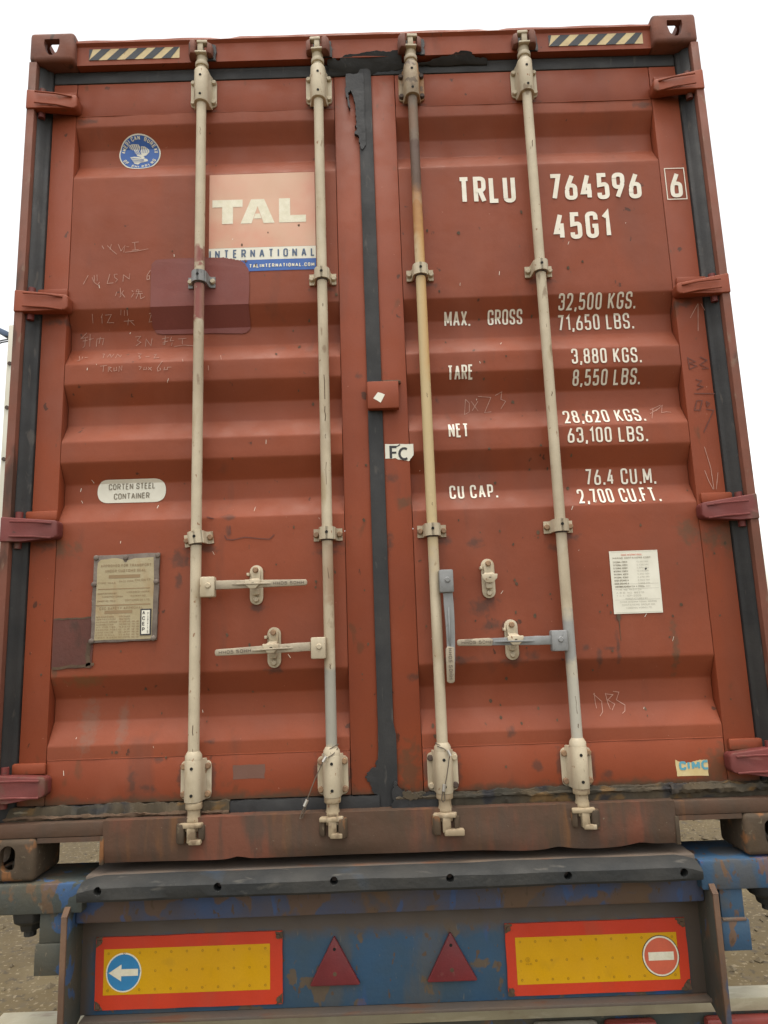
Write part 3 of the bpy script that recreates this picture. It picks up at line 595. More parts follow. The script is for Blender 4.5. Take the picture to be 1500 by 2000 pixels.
# black sealant lumps
def lump(pts, y0, y1, seed, parent, name='sealant_patch', amp=.0028, m='tar', slope=False):
    p = ragged(pts, amp, 5, seed); b = MB().prism(p, y0, y1, 'Y')
    if slope:
        nv = []
        for (x, y, z) in b.v:
            back = .0305 if z > 2.782 else min(.060, .0305 + (2.782 - z) * .9)
            nv.append((x, back + .004 if y > (y0 + y1) / 2 else back - .0045 - .002 * noise.noise(Vector((x * 40, 0, z * 40))), z))
        b.v = nv
    b.build(name, M[m], parent, bevel=.0012, seg=1)
lump([(-.071, 2.726), (-.074, 2.646), (-.067, 2.595), (-.060, 2.578), (-.062, 2.615), (-.064, 2.648), (-.055, 2.656), (-.044, 2.614), (-.040, 2.563), (-.036, 2.523), (-.044, 2.51), (-.034, 2.502), (-.046, 2.478), (-.032, 2.470), (-.028, 2.430), (-.020, 2.412), (-.006, 2.43), (-.006, 2.726)], .0475, .060, 3, doorL)
lump([(-.138, 2.724), (-.137, 2.776), (-.119, 2.780), (-.096, 2.772), (-.073, 2.786), (-.046, 2.789), (0, 2.795), (.046, 2.803), (.082, 2.795), (.119, 2.800), (.137, 2.794), (.140, 2.748), (.110, 2.742), (.05, 2.740), (.02, 2.724)], .026, .056, 5, header, slope=True)
lump([(.200, 2.757), (.249, 2.768), (.318, 2.777), (.364, 2.789), (.391, 2.783), (.408, 2.769), (.453, 2.766), (.452, 2.752), (.271, 2.753)], .0265, .056, 8, header, slope=True)
lump([(-.028, .30), (-.038, .298), (-.039, .280), (-.053, .276), (-.062, .266), (-.072, .253), (-.067, .245), (-.059, .234), (-.053, .217), (-.047, .200), (-.02, .196), (-.018, .30)], .0545, .0600, 9, doorL)
lump([(.010, .215), (.022, .238), (.030, .220), (.045, .212), (.06, .203), (.085, .200), (.10, .196), (.125, .205), (.155, .200), (.150, .160), (.10, .150), (.05, .152), (.01, .158)], .034, .058, 12, doorR, amp=.005)
lump([(.04, .206), (.06, .212), (.08, .202), (.10, .200), (.095, .190), (.06, .186), (.045, .194)], .029, .036, 14, doorR, amp=.004, m='oldrubber')
for x, y_, s_ in ((-.58, 2.81, 1), (-.155, 2.805, 1), (.185, 2.800, 2), (.60, 2.805, 1)):
    lump([(x - .035, 2.775), (x - .034, 2.835), (x - .02, 2.846), (x - .012, 2.80), (x + .014, 2.80), (x + .02, 2.846), (x + .034, 2.838), (x + .036, 2.775)], .0215, .028, int(x * 100) + 50, header, amp=.003)

# hinges: tapered blades that wrap from the post onto the stile
def hinge(zc, s, h, rot, m):
    """s = -1 left, 1 right ; blade from the post to the stile"""
    prof_ = [(1.2195, zc + h / 2 + rot), (1.05, zc + h / 2 - .010 * (1 if rot >= 0 else .3)), (1.044, zc + h / 2 - .018), (1.044, zc - h / 2 + .018), (1.052, zc - h / 2 + .008), (1.15, zc - h / 2 - .003), (1.2195, zc - h / 2 - .002)]
    b = MB().prism([(s * x, z) for x, z in prof_], .0, 1.0, 'Y')
    vs = []
    for (x, y, z) in b.v:
        d = (1.2195 - abs(x)) / .175
        front = -.008 + (.0 if d < .3 else .026 * ((d - .3) / .7) ** 1.3) if abs(x) < 1.2 else -.002
        vs.append((x, front if y < .5 else front + .030 + (.015 if d > .5 else 0), z))
    b.v = vs
    par = doorL if s < 0 else doorR
    hg = b.build('hinge', M[m], par, bevel=.005, seg=3)
    for dz, x0, x1 in ((h / 2 - .016, 1.062, 1.185), (-h / 2 + .012, 1.062, 1.185)):
        MB().tube([(s * x0, .0135, zc + dz - .004), (s * (x0 + .05), .001, zc + dz), (s * x1, -.0095, zc + dz + .002)], .0035, 6).build('hinge_rib', M[m], par, smooth=True)
    MB().box(*sorted((s * 1.165, s * 1.06)), .046, .060, zc + h / 2 - .006, zc + h / 2 + .028).build('hinge_backing', M['frame'], par, bevel=.006)
    MB().tube([(s * 1.174, .028, zc - h / 2 - .022), (s * 1.174, .028, zc + h / 2 + .022)], .012, 10).build('hinge_pin', M['hinge'], par, smooth=True)
for z, h in ((2.621, .072), (1.844, .074), (1.057, .076), (.262, .076)):
    hinge(z, -1, h, .004, 'frame' if z > 1.5 else 'hinge')
for z, h in ((2.614, .066), (1.822, .058), (1.047, .070), (.262, .076)):
    hinge(z, 1, h, .012, 'frame' if z > 1.5 else 'hinge')

# lock protection plate across the seam
lb = MB().box(-.029, .077, .022, .050, 1.428, 1.524).build('seal_cover_plate', M['frame'], box, bevel=.004)
MB().box(-.020, .070, .050, .058, 1.436, 1.516).build('seal_cover_back', M['weld'], box)
drape('torn_sticker', [[(.007, 1.484), (.0, 1.475), (-.009, 1.463), (.004, 1.455), (.015, 1.447), (.024, 1.463), (.030, 1.475), (.018, 1.481)][::-1]], M['paper'], lb, flat=.022, off=.0012)
strip(.02, .085, 1.525, 1.536, .048, .06, .006, M['weld'], 'weld_bead', 4.4, doorR, 20)

# ---- locking bars --------------------------------------------------
def flange_mesh():
    pts = rounded([(-.0475, -.057), (.0475, -.057), (.0475, .057), (-.0475, .057)], .018, True)
    b = MB().prism([tuple(p) for p in pts], .052, .0595, 'Y')
    return b.mesh('bearing_flange', M['cream'], bevel=.0015)
def housing_mesh(z0, z1):
    n = 12; pts = [(-.034, .053), (-.029, .040)] + [(-.0265 * math.cos(math.pi * k / n), .020 - .0275 * math.sin(math.pi * k / n)) for k in range(n + 1)] + [(.029, .040), (.034, .053)]
    return MB().prism(pts, z0, z1, 'Z').mesh('bearing_housing', M['cream'], bevel=.002)
FL = flange_mesh(); HT = housing_mesh(-.072, .060); HB = housing_mesh(-.060, .062)
BOLT = MB().tube([(0, .0535, 0), (0, .044, 0), (0, .0405, 0)], [.0095, .0095, .007], 10).mesh('bolt', M['bolt'], smooth=True)
BOLTC = BOLT.copy(); BOLTC.materials[0] = M['cream']; BOLTD = BOLT.copy(); BOLTD.materials[0] = M['darkbolt']
DOT = MB().tube([(0, .002, 0), (0, 0, 0)], .0048, 10).mesh('grease_hole', M['hole'])
def strap_mesh(m):
    n = 10; c = [(-.047, .056), (-.030, .056), (-.0255, .046)] + [(-.0235 * math.cos(math.pi * k / n), .020 - .0235 * math.sin(math.pi * k / n)) for k in range(n + 1)] + [(.0255, .046), (.030, .056), (.047, .056)]
    b = MB()
    for q in ribbon(c, .006): b.prism(q, -.020, .020, 'Z')
    me = b.mesh('guide_strap', m); bm = bmesh.new(); bm.from_mesh(me); bmesh.ops.remove_doubles(bm, verts=bm.verts, dist=1e-5)
    seen = {}
    for f in list(bm.faces):
        k = tuple(sorted(v.index for v in f.verts)); seen.setdefault(k, []).append(f)
    dead = [f for v in seen.values() if len(v) > 1 for f in v]
    bmesh.ops.delete(bm, geom=dead, context='FACES_ONLY'); bmesh.ops.recalc_face_normals(bm, faces=bm.faces)
    bm.to_mesh(me); bm.free()
    for p in me.polygons: p.use_smooth = True
    me.set_sharp_from_angle(angle=math.radians(35))
    return me
ST = strap_mesh(M['cream']); STG = strap_mesh(M['grey']); STR = strap_mesh(M['cream'])
def cam_lower(s, variant):
    """forked cam at the foot of a bar; s mirrors it"""
    b = MB()
    b.tube([(0, .020, .208), (0, .020, .188)], .0255, 20)
    b.tube([(0, .020, .190), (0, .020, .172), (0, .020, .158), (0, .020, .150)], [.019, .019, .023, .021], 18)
    up_ = [(-.040 * s, -.010), (-.012 * s, -.016), (.030 * s, -.012), (.034 * s, .012), (.010 * s, .032), (-.034 * s, .020)]
    b.prism(up_, .139, .1525, 'Z')
    b.prism([(-.020 * s, -.004), (.020 * s, -.004), (.020 * s, .032), (-.020 * s, .032)], .128, .141, 'Z')
    b.prism([(-.012 * s, -.016), (.013 * s, -.010), (.015 * s, .030), (-.014 * s, .030)], .098, .144, 'Z')
    L_ = .052 if variant else .030
    b.prism([(-.008 * s, -.014), (L_ * s, -.018), (L_ * s, .004), (.012 * s, .016), (-.008 * s, .016)], .089 if variant else .093, .108, 'Z')
    return b.mesh('cam', M['dirtycream'], bevel=.0036)
def cam_upper(s):
    b = MB()
    b.tube([(0, .020, 2.745), (0, .020, 2.762)], .0235, 20)
    b.tube([(0, .020, 2.757), (0, .020, 2.775), (0, .020, 2.783)], [.019, .0195, .022], 18)
    b.prism([(-.022 * s, -.010), (.024 * s, -.012), (.030 * s, .012), (-.02 * s, .020)], 2.783, 2.791, 'Z')
    b.prism([(-.010 * s, -.010), (.010 * s, -.010), (.010 * s, .018), (-.010 * s, .018)], 2.789, 2.825, 'Z')
    b.prism([(-.026 * s, -.012), (.012 * s, -.014), (.014 * s, .010), (-.022 * s, .012)], 2.820, 2.832, 'Z')
    return b.mesh('cam', M['cream'], bevel=.003)
def keeper(x, s, zc, m, parent):
    MB().prism([(x + s * .013, .028), (x + s * .018, -.014), (x + s * .034, -.016), (x + s * .043, -.002), (x + s * .046, .028)], zc - .030, zc + .026, 'Z').build('cam_keeper', m, parent, bevel=.005)
    MB().prism([(x - s * .042, .028), (x - s * .040, .000), (x - s * .024, -.010), (x - s * .019, .028)], zc - .024, zc + .020, 'Z').build('cam_keeper', m, parent, bevel=.005)
BARS = [(-.595, 'bar1', 1, 'cream locking bar with maroon overspray at its middle guide'),
        (-.172, 'bar2', -1, 'cream locking bar right of the pink logo, rust streaked halfway down'),
        (.168, 'bar3', 1, 'locking bar rusty brown at the top and amber below'),
        (.583, 'bar4', -1, 'cream locking bar crossing the white lettering, worn bare near its foot')]
bars = []
for bi, (bx, bm_, s, lab) in enumerate(BARS):
    bar = MB().tube([(0, .020, .20), (0, .020, .34), (0, .020, 1.5), (0, .020, 2.76)], .0172, 20).mesh('locking_bar', M[bm_], smooth=True)
    bo = place(bar, 'locking_bar', box, (bx, 0, 0), label=lab); bars.append(bo)
    zt, zb = 2.668, .262
    fl_t = FL if bi != 2 else FL.copy()
    hm = HT
    if bi == 2:
        rb = mat('rust_stained_cream_paint', (.36, .29, .19), (.22, .15, .10), 14, .6, spots=[((.30, .14, .05), 18, (1, 1, .2), .50, .08, .85), ((.10, .07, .05), 30, (1, 1, 1), .56, .08, .8)], bump=.5)
        fl_t.materials[0] = rb; hm = HT.copy(); hm.materials[0] = rb
    place(fl_t, 'bearing_flange', bo, (bx, 0, zt - .004)); place(hm, 'bearing_housing', bo, (bx, 0, zt + .0))
    place(FL, 'bearing_flange', bo, (bx, 0, zb)); place(HB, 'bearing_housing', bo, (bx, 0, zb + .003))
    for z in (2.693, 2.616, .304, .2265): place(DOT, 'grease_hole', bo, (bx + .001, -.0085, z))
    for dx in (-.0375, .0375):
        for dz in (-.041, .041):
            place(BOLTD if bi == 2 else BOLTC, 'bolt', bo, (bx + dx, 0, zt - .004 + dz))
            bb = BOLT
            if bi == 2: bb = BOLTD if (dx < 0) != (dz < 0) else BOLTC
            place(bb, 'bolt', bo, (bx + dx, 0, zb + dz))
    MB().tube([(bx, .020, .327), (bx, .020, .340), (bx, .020, .352)], [.0262, .0255, .018], 20).build('collar', M['cream'], bo, smooth=True)
    gz = (1.917, 1.012) if bi != 1 else (1.914, 1.012)
    for k, z in enumerate(gz):
        me_ = STG if (bi == 0 and k == 0) else ST
        rot = (0, math.radians(-7), 0) if (bi == 0 and k == 1) else (0, 0, 0)
        g_ = place(me_, 'guide_strap', bo, (bx, 0, z), rot)
        for dx in (-.0385, .0385):
            place(BOLTC if k == 0 else BOLT, 'bolt', bo, (bx + dx, .001, z + (dx * .12 if rot[1] else 0)))
        place(DOT, 'grease_hole', bo, (bx, -.0075, z + .002))
        MB().tube([(bx, .020, z - .024), (bx, .020, z - .0202)], .020, 16).build('liner', M['darkbolt'], bo)
    cl = cam_lower(-s if bi in (1, 3) else 1, bi == 2)
    if bi == 0: cl.transform(Matrix.Translation((.003, 0, -.004)))
    place(cl, 'cam', bo, (bx, 0, 0)); place(cam_upper(-s), 'cam', bo, (bx, 0, 0))
    KS = -1 if bi in (0, 2) else 1
    keeper(bx, KS, .122, M['casting'], sill); keeper(bx, KS, 2.808, M['topcast'], header)

# dark scratches on the bars
def scratch(bi, segs, dx=0.0):
    x = BARS[bi][0] + dx
    for a, b in segs:
        n_s = max(3, int(abs(a - b) / .02)); pts = [(x + random.uniform(-.0018, .0018), .0038 - .0002, a + (b - a) * i / n_s) for i in range(n_s + 1)]
        MB().tube(pts, random.choice((.0011, .0016)), 5).build('scratch', M['weld'], bars[bi])
scratch(1, [(1.545, 1.46), (1.435, 1.385), (1.34, 1.325), (1.245, 1.17), (.90, .865), (.60, .585), (1.80, 1.79)], .002)
scratch(3, [(.477, .425), (.395, .383), (1.46, 1.445), (1.70, 1.688), (2.395, 2.37), (.548, .541)], .001)
scratch(0, [(.43, .40), (2.49, 2.46), (.36, .35)], .001)
scratch(2, [(1.47, 1.455), (1.10, 1.09), (2.27, 2.267)], .002)
# ---- handles and their catches ------------------------------------
def lever_mesh(L_, w0, w1, m, bow=0.0):
    n = 14; top = []; bot = []
    for i in range(n + 1):
        u = i / n; ww = w0 + (w1 - w0) * u ** .8
        if u < .12: ww *= .92
        c = bow * math.sin(math.pi * u)
        top.append((u * L_, c + ww / 2)); bot.append((u * L_, c - ww / 2))
    tip = [(L_ + .004, bow * 0 + w1 * .25), (L_ + .004, -w1 * .25)]
    pts = bot + tip[::-1] + top[::-1]
    b = MB().prism(pts, -.005, .005, 'Y')
    return b.mesh('handle', m, bevel=.0022)
def lever(bi, p0, p1, w0, w1, mats, hubpos, bow=0, hubm='cream', ribm=None, text_dark=True):
    bo = bars[bi]; d = Vector((p1[0] - p0[0], 0, p1[1] - p0[1])); L_ = d.length; ang = -math.atan2(d.z, d.x)
    rot = (0, ang, 0)
    h = place(lever_mesh(L_, w0, w1, M[mats], bow), 'handle', bo, (p0[0], -.008, p0[1]), rot)
    def at(u, v): # local -> world x,z
        a = -ang; return (p0[0] + u * math.cos(a) - v * math.sin(a), p0[1] + u * math.sin(a) + v * math.cos(a))
    # stiffening rib in the middle and a grey end for repainted levers
    rib = MB().add([(L_ * .18, -.005, -.003), (L_ * .62, -.005, -.003), (L_ * .62, -.005, .004), (L_ * .18, -.005, .004), (L_ * .36, -.015, -.002), (L_ * .50, -.015, -.002), (L_ * .50, -.015, .002), (L_ * .36, -.015, .002)],
                   [(0, 1, 2, 3), (0, 4, 5, 1), (1, 5, 6, 2), (2, 6, 7, 3), (3, 7, 4, 0), (4, 7, 6, 5)]).mesh('handle_rib', M[ribm or mats], bevel=.001)
    place(rib, 'handle_rib', bo, (p0[0], -.008, p0[1]), rot)
    hx, hz, hw, hh = hubpos
    MB().box(hx - hw / 2, hx + hw / 2, -.022, .012, hz - hh / 2, hz + hh / 2).build('handle_hub', M[hubm], bo, bevel=.0045)
    place(BOLTC if hubm == 'cream' else mesh_grey, 'bolt', bo, (hx + .003, -.0668, hz + .004))
    # cast-in lettering near the tip
    tp = []
    hgt = w1 * .52
    T_ = 'HH05 50HH'
    base = text_polys(T_, 0, L_ * .34, 0, hgt, hgt * .17)
    flip = d.x < 0 and abs(d.x) > abs(d.z)
    for q in base:
        qq = []
        for (x, z) in q:
            if flip: u, v = L_ * .97 - x, (hgt / 2 - z)
            else: u, v = L_ * .64 + x, (z - hgt / 2)
            qq.append(at(u, v))
        tp.append(qq)
    drape('cast_lettering', tp, M['stamp'], bo, flat=-.0130 if bi < 2 else -.0146, off=.0005)
    return h
mesh_grey = BOLT.copy(); mesh_grey.materials[0] = M['grey']
lever(0, (-.525, .8555), (-.240, .8545), .031, .019, 'steel', (-.549, .850, .046, .064))
lever(1, (-.228, .6555), (-.521, .646), .030, .020, 'steel', (-.204, .650, .046, .066))
lever(2, (.205, .812), (.202, .536), .034, .022, 'grey', (.202, .843, .044, .072), bow=.004, hubm='grey')
lever(3, (.520, .6495), (.231, .651), .031, .018, 'grey', (.543, .647, .050, .064), hubm='grey')
# bare metal grips on the repainted levers
def grip(bi, p0, p1, w0, w1):
    d = Vector((p1[0] - p0[0], 0, p1[1] - p0[1])); ang = -math.atan2(d.z, d.x); L_ = d.length
    me = MB().prism([(0, -w0 * .28), (.010, -w0 / 2), (L_ - .004, -w1 / 2), (L_, -w1 / 4), (L_, w1 / 4), (L_ - .004, w1 / 2), (.004, w0 / 2)], -.0009, .0112, 'Y').mesh('handle_grip', M['steel'], bevel=.0022)
    place(me, 'handle_grip', bars[bi], (p0[0], -.0135, p0[1]), (0, ang, 0))
grip(2, (.2035, .642), (.2012, .530), .0275, .0235)
grip(3, (.338, .6504), (.226, .651), .0245, .0195)
def catch(x, z, parent, engaged, m='cream'):
    e = MB().prism(oval(0, 0, .043, .128), .0525, .0605, 'Y').mesh('handle_catch', M[m], bevel=.0015)
    c = place(e, 'handle_catch', parent, (x, 0, z))
    sw = MB()
    sw.prism([(-.014, .050), (.014, .050), (.016, .040), (.013, .004), (-.013, .004), (-.016, .040)], .040, .052, 'Y')      # hasp leg
    sw.prism([(-.026, .012), (.026, .012), (.024, -.002), (.010, -.016), (-.010, -.016), (-.024, -.002)], -.020 if engaged else .018, -.014 if engaged else .024, 'Y')
    sw.add([(-.013, .046, .010), (.013, .046, .010), (.013, .046, .022), (-.013, .046, .022), (-.018, -.015 if engaged else .022, .000), (.018, -.015 if engaged else .022, .000), (.018, -.015 if engaged else .022, .011), (-.018, -.015 if engaged else .022, .011)],
           [(0, 1, 2, 3), (0, 4, 5, 1), (1, 5, 6, 2), (2, 6, 7, 3), (3, 7, 4, 0), (4, 7, 6, 5)])
    place(sw.mesh('catch_hasp', M[m], bevel=.0025), 'catch_hasp', parent, (x, 0, z))
    MB().box(x - .011, x + .011, .030, .0525, z - .034, z - .014).build('catch_block', M[m], parent, bevel=.004)
    MB().box(x - .028, x - .020, .030, .056, z + .028, z + .038).build('catch_pin', M[m], parent, bevel=.002)
    MB().prism(oval(x + .0012, z + .001, .008, .0025), -.0207 if engaged else .0173, -.0199 if engaged else .0181, 'Y').build('catch_slot', M['hole'], parent)
    place(BOLT, 'bolt', parent, (x, -.012, z + .047)); place(BOLTC, 'bolt', parent, (x, -.0005, z - .047))
catch(-.407, .8565, doorL, True); catch(-.351, .6555, doorL, True)
catch(.344, .852, doorR, False); catch(.407, .6545, doorR, True)

# ================================================================ lettering painted on the doors
def letter(s, x0, x1, z0, z1, ztop, t, parent=doorR, m='white', gap=.20, name='lettering', flat=None, off=.0022):
    zc = (z0 + z1) / 2
    text_polys(s, x0, x1, z0, ztop - zc, t, z1, gap)
    for wd in [list(q) for q in WORDS if q]: drape(name, wd, M[m], parent, flat=flat, off=off)
letter('TRLU', .319, .525, 2.192, 2.191, 2.297, .0158, gap=.17)
letter('764596', .646, .977, 2.195, 2.192, 2.297, .0158, gap=.17)
letter('45G1', .651, .851, 2.041, 2.044, 2.146, .0158, gap=.2)
letter('6', 1.080, 1.124, 2.189, 2.190, 2.290, .0145)
for q in (ribbon([(1.067, 2.183), (1.136, 2.183), (1.136, 2.305), (1.067, 2.305)], .0032, True),): drape('check_digit_frame', q, M['white'], doorR)
T5 = .0064
for s, x0, x1, z0, z1, zt, g in [('MAX.', .250, .340, 1.747, 1.746, 1.797, .13), ('GROSS', .403, .525, 1.746, 1.746, 1.796, .15), ('32,500 KGS.', .651, .923, 1.787, 1.786, 1.836, .2), ('71,650 LBS.', .649, .917, 1.716, 1.717, 1.774, .2),
    ('TARE', .248, .336, 1.536, 1.537, 1.586, .13), ('3,880 KGS.', .676, .915, 1.577, 1.574, 1.630, .2), ('8,550 LBS.', .679, .913, 1.508, 1.507, 1.556, .2), ('NET', .241, .309, 1.330, 1.329, 1.382, .16),
    ('28,620 KGS.', .638, .913, 1.368, 1.368, 1.422, .2), ('63,100 LBS.', .640, .909, 1.298, 1.294, 1.349, .2), ('CU CAP.', .237, .398, 1.124, 1.124, 1.173, .22), ('76.4 CU.M.', .700, .938, 1.159, 1.156, 1.213, .2), ('2,700 CU.FT.', .664, .936, 1.091, 1.089, 1.144, .2)]:
    letter(s, x0, x1, z0, z1, zt, T5, gap=g)

# leasing company decal
lg = drape('logo_decal', rect(-.573, -.195, 2.049, 2.338, 4, 3), M['logo'], doorL, off=.0016, step=0)
drape('logo_decal', rect(-.573, -.195, 2.001, 2.0485, 4, 1), M['paper'], doorL, off=.0016, step=0)
drape('logo_decal', rect(-.573, -.195, 1.958, 2.0005, 4, 1), M['blue'], doorL, off=.0016, step=0)
def poly_letters(L, m, parent, off): drape('lettering', L, M[m], parent, off=off, step=0)
z0, z1 = 2.142, 2.237
Tl = [(-.562, z1), (-.562, z1 - .029), (-.527, z1 - .029), (-.527, z0), (-.488, z0), (-.488, z1 - .029), (-.454, z1 - .029), (-.454, z1)]
Al1 = [(-.461, z0), (-.418, z0), (-.411, z0 + .017), (-.385, z0 + .036), (-.411, z0 + .036), (-.394, z0 + .072), (-.385, z1), (-.422, z1)]
A_o = [[(-.461, z0), (-.422, z0), (-.384, z1 - .022), (-.384, z1), (-.413, z1)], [(-.340, z0), (-.379, z0), (-.398, z0 + .05), (-.396, z1), (-.376, z1)], [(-.415, z0 + .016), (-.385, z0 + .016), (-.392, z0 + .036), (-.407, z0 + .036)]]
Ll = [(-.324, z1), (-.284, z1), (-.284, z0 + .028), (-.228, z0 + .028), (-.228, z0), (-.324, z0)]
A_ok = [[(-.461, z0), (-.422, z0), (-.4005, z0 + .068), (-.4005, z1), (-.424, z1)], [(-.340, z0), (-.379, z0), (-.4005, z0 + .068), (-.4005, z1), (-.377, z1)], [(-.4145, z0 + .0185), (-.3865, z0 + .0185), (-.393, z0 + .038), (-.408, z0 + .038)]]
for ltr in ([Tl], A_ok, [Ll]): drape('lettering', ltr, M['signwhite'], doorL, off=.0024, step=.0001)
letter('INTERNATIONAL', -.571, -.199, 2.010, 2.009, 2.041, .0050, doorL, 'navy', gap=.62, off=.0024)
letter('TALINTERNATIONAL.COM', -.430, -.201, 1.970, 1.970, 1.984, .0030, doorL, 'signwhite', gap=.28, off=.0024)
# touch-up paint over decal and panel
pp = rounded([(-.776, 1.752), (-.433, 1.744), (-.430, 1.962), (-.448, 1.992), (-.50, 2.012), (-.60, 2.016), (-.776, 2.014)], .035, True)
drape('touch_up_paint', [ragged([tuple(p) for p in pp], .0022, 3, 4)], M['purple'], doorL, off=.0034, step=0)
for k in range(26):
    x = -.565 + k * .0052; r = random.uniform(.002, .005)
    drape('touch_up_paint', [[(x + r * math.cos(a * 1.05), 2.008 - k * .0005 + r * .8 * math.sin(a * 1.05)) for a in range(6)]], M['purple'], doorL, off=.0036, step=0) if k % 2 == 0 else None
# round classification sticker
ABX, ABZ = -.841, 2.461
def ell(rx, rz, n=40): return [(ABX + rx * math.cos(2 * math.pi * k / n), ABZ + rz * math.sin(2 * math.pi * k / n)) for k in range(n)]
RX, RZ = .0765, .0650
drape('round_sticker', [ell(RX, RZ)], M['paper'], doorL, off=.0016, step=0)
drape('round_sticker', [ell(RX - .0045, RZ - .0045)], M['blue'], doorL, off=.0022, step=0)
def ring_text(s, a0, a1, r, h, t, inward=False):
    P = []; n = len(s)
    for i, ch in enumerate(s):
        if ch == ' ': continue
        a = math.radians(a0 + (a1 - a0) * i / (n - 1)); wd = h * .62
        for q in text_polys(ch, -wd / 2, wd / 2, -h / 2, h, t):
            qq = []
            for (u, v) in q:
                if not inward: ca, sa = math.cos(a - math.pi / 2), math.sin(a - math.pi / 2)
                else: ca, sa = math.cos(a + math.pi / 2), math.sin(a + math.pi / 2)
                qq.append((ABX + (r * math.cos(a) + u * ca - v * sa) * RX / .08, ABZ + (r * math.sin(a) + u * sa + v * ca) * RZ / .08))
            P.append(qq)
    return P
drape('lettering', ring_text('AMERICAN BUREAU', 170, 8, .0645, .0150, .0028) + ring_text('OF SHIPPING', 210, 330, .0645, .0145, .0028, True), M['signwhite'], doorL, off=.0028)
eag = [[(.012, -.020), (.004, -.012), (-.012, -.006), (-.002, .004), (.010, -.004), (.020, -.014)], [(-.046, .034), (-.026, .037), (-.004, .036), (.002, .028), (-.004, .012), (.004, -.004), (-.008, -.008), (-.020, .006), (-.026, .018), (-.038, .022)],
       [(.006, .030), (.020, .029), (.036, .020), (.038, .008), (.026, -.006), (.010, -.010), (.002, .010)],
       [(-.038, -.012), (-.022, -.010), (-.004, -.012), (.010, -.016), (.030, -.022), (.034, -.030), (.018, -.034), (.004, -.036), (-.006, -.044), (-.020, -.040), (-.028, -.028)]]
drape('eagle_emblem', [[(ABX + u * .92, ABZ + v * .95) for u, v in p] for p in eag], M['paper'], doorL, off=.0028)
feath = []
for k in range(5): feath += ribbon([(ABX - .040 + k * .008, ABZ + .034), (ABX - .028 + k * .006, ABZ + .014), (ABX - .016 + k * .005, ABZ - .002)], .0018)
for k in range(4): feath += ribbon([(ABX + .010 + k * .007, ABZ + .026 - k * .002), (ABX + .008 + k * .006, ABZ + .004)], .0016)
for k in range(3): feath += ribbon([(ABX - .030, ABZ - .016 - k * .007), (ABX - .002, ABZ - .020 - k * .006), (ABX + .016, ABZ - .022 - k * .003)], .0016)
drape('eagle_emblem', feath, M['blue'], doorL, off=.0034)
# oval steel sticker
st = rounded([(-.952, 1.153), (-.721, 1.151), (-.721, 1.231), (-.952, 1.231)], .040, True, 8)
drape('oval_sticker', [[tuple(p) for p in st]], M['paper'], doorL, off=.0018, step=0)
letter('CORTEN STEEL', -.914, -.757, 1.197, 1.198, 1.218, .0030, doorL, 'greyprint', off=.0024, gap=.16)
letter('CONTAINER', -.896, -.776, 1.164, 1.165, 1.185, .0030, doorL, 'greyprint', off=.0024, gap=.16)
# data plate
dp = MB().prism(ragged([(-.937, .688), (-.727, .692), (-.724, .830), (-.722, .972), (-.935, .970), (-.938, .83)], .0014, 5, 2), .052, .061, 'Y').build('data_plate', M['plateedge'], box, bevel=.001)
face = ragged([(-.925, .697), (-.742, .697), (-.740, .79), (-.738, .868), (-.741, .958), (-.800, .957), (-.822, .952), (-.832, .944), (-.842, .954), (-.86, .959), (-.912, .955), (-.922, .945), (-.924, .87)], .0012, 3, 6)
drape('plate_face', [face], M['plate'], dp, flat=.052, off=.0006, step=0)
PF = dict(parent=dp, flat=.052, off=.0012)
def tiny(s, x0, x1, z, h, m='browntext', t=None): drape('plate_print', text_polys(s, x0, x1, z, h, t or h * .17, gap=.22), M[m], dp, flat=.052, off=.0012)
tiny('APPROVED FOR TRANSPORT', -.912, -.748, .930, .0085); tiny('UNDER CUSTOMS SEAL', -.897, -.765, .913, .0085)
drape('plate_print', rect(-.885, -.783, .893, .904) + rect(-.918, -.750, .8575, .8605) + rect(-.924, -.748, .805, .809) + rect(-.895, -.806, .780, .790), M['browntext'], dp, flat=.052, off=.0011, step=0)
tiny('TYPE 1AAA', -.919, -.862, .876, .0055); tiny('DATE 2005', -.850, -.805, .880, .0055); tiny('CN.0417', -.800, -.750, .882, .007)
tiny('MANUFACTURED BY', -.919, -.858, .842, .0055); tiny('YANGZHOU CHINA', -.905, -.838, .832, .0055); tiny('OWNER NO. TRLU', -.919, -.862, .818, .0055)
tiny('LICENSED UNDER', -.825, -.752, .845, .0055); tiny('PATENT NO.', -.812, -.762, .832, .0055); tiny('CONTAINER CO. LTD.', -.830, -.750, .819, .0055)
tiny('CSC SAFETY APPROVAL', -.912, -.772, .793, .0080)
for k in range(9):
    z = .768 - k * .0082
    tiny(('DATE MANUFACTURED', 'IDENTIFICATION', 'MAXIMUM GROSS', 'ALLOWABLE STACK', 'WT. FOR 1.8G', 'RACKING TEST', 'LOAD VALUE', 'END WALL', 'NEXT EXAM')[k], -.921, -.865 + (k % 3) * .006, z, .0045)
    tiny(('07/2005', 'TRLU 764596', '32,500 KG', '192,000 KG', '15,240 KG', '0.4P', '0.6P', '71,650', '07/2010')[k], -.848, -.812, z, .0045); 
    if k > 1: tiny('KGS  LBS', -.806, -.784, z, .0045)
ac = MB().box(-.779, -.744, .0492, .0512, .708, .792).build('approval_sticker', M['black'], box)
drape('approval_sticker', rect(-.7745, -.7485, .7125, .7875), M['paper'], dp, flat=.0492, off=.0006, step=0)
for k, ch in enumerate('ACEP'): drape('lettering', text_polys(ch, -.772, -.7635, .774 - k * .0175, .0115, .0021), M['black'], dp, flat=.0492, off=.0012)
side_ = text_polys('DE-AT 941511-10', 0, .066, 0, .0042, .0008)
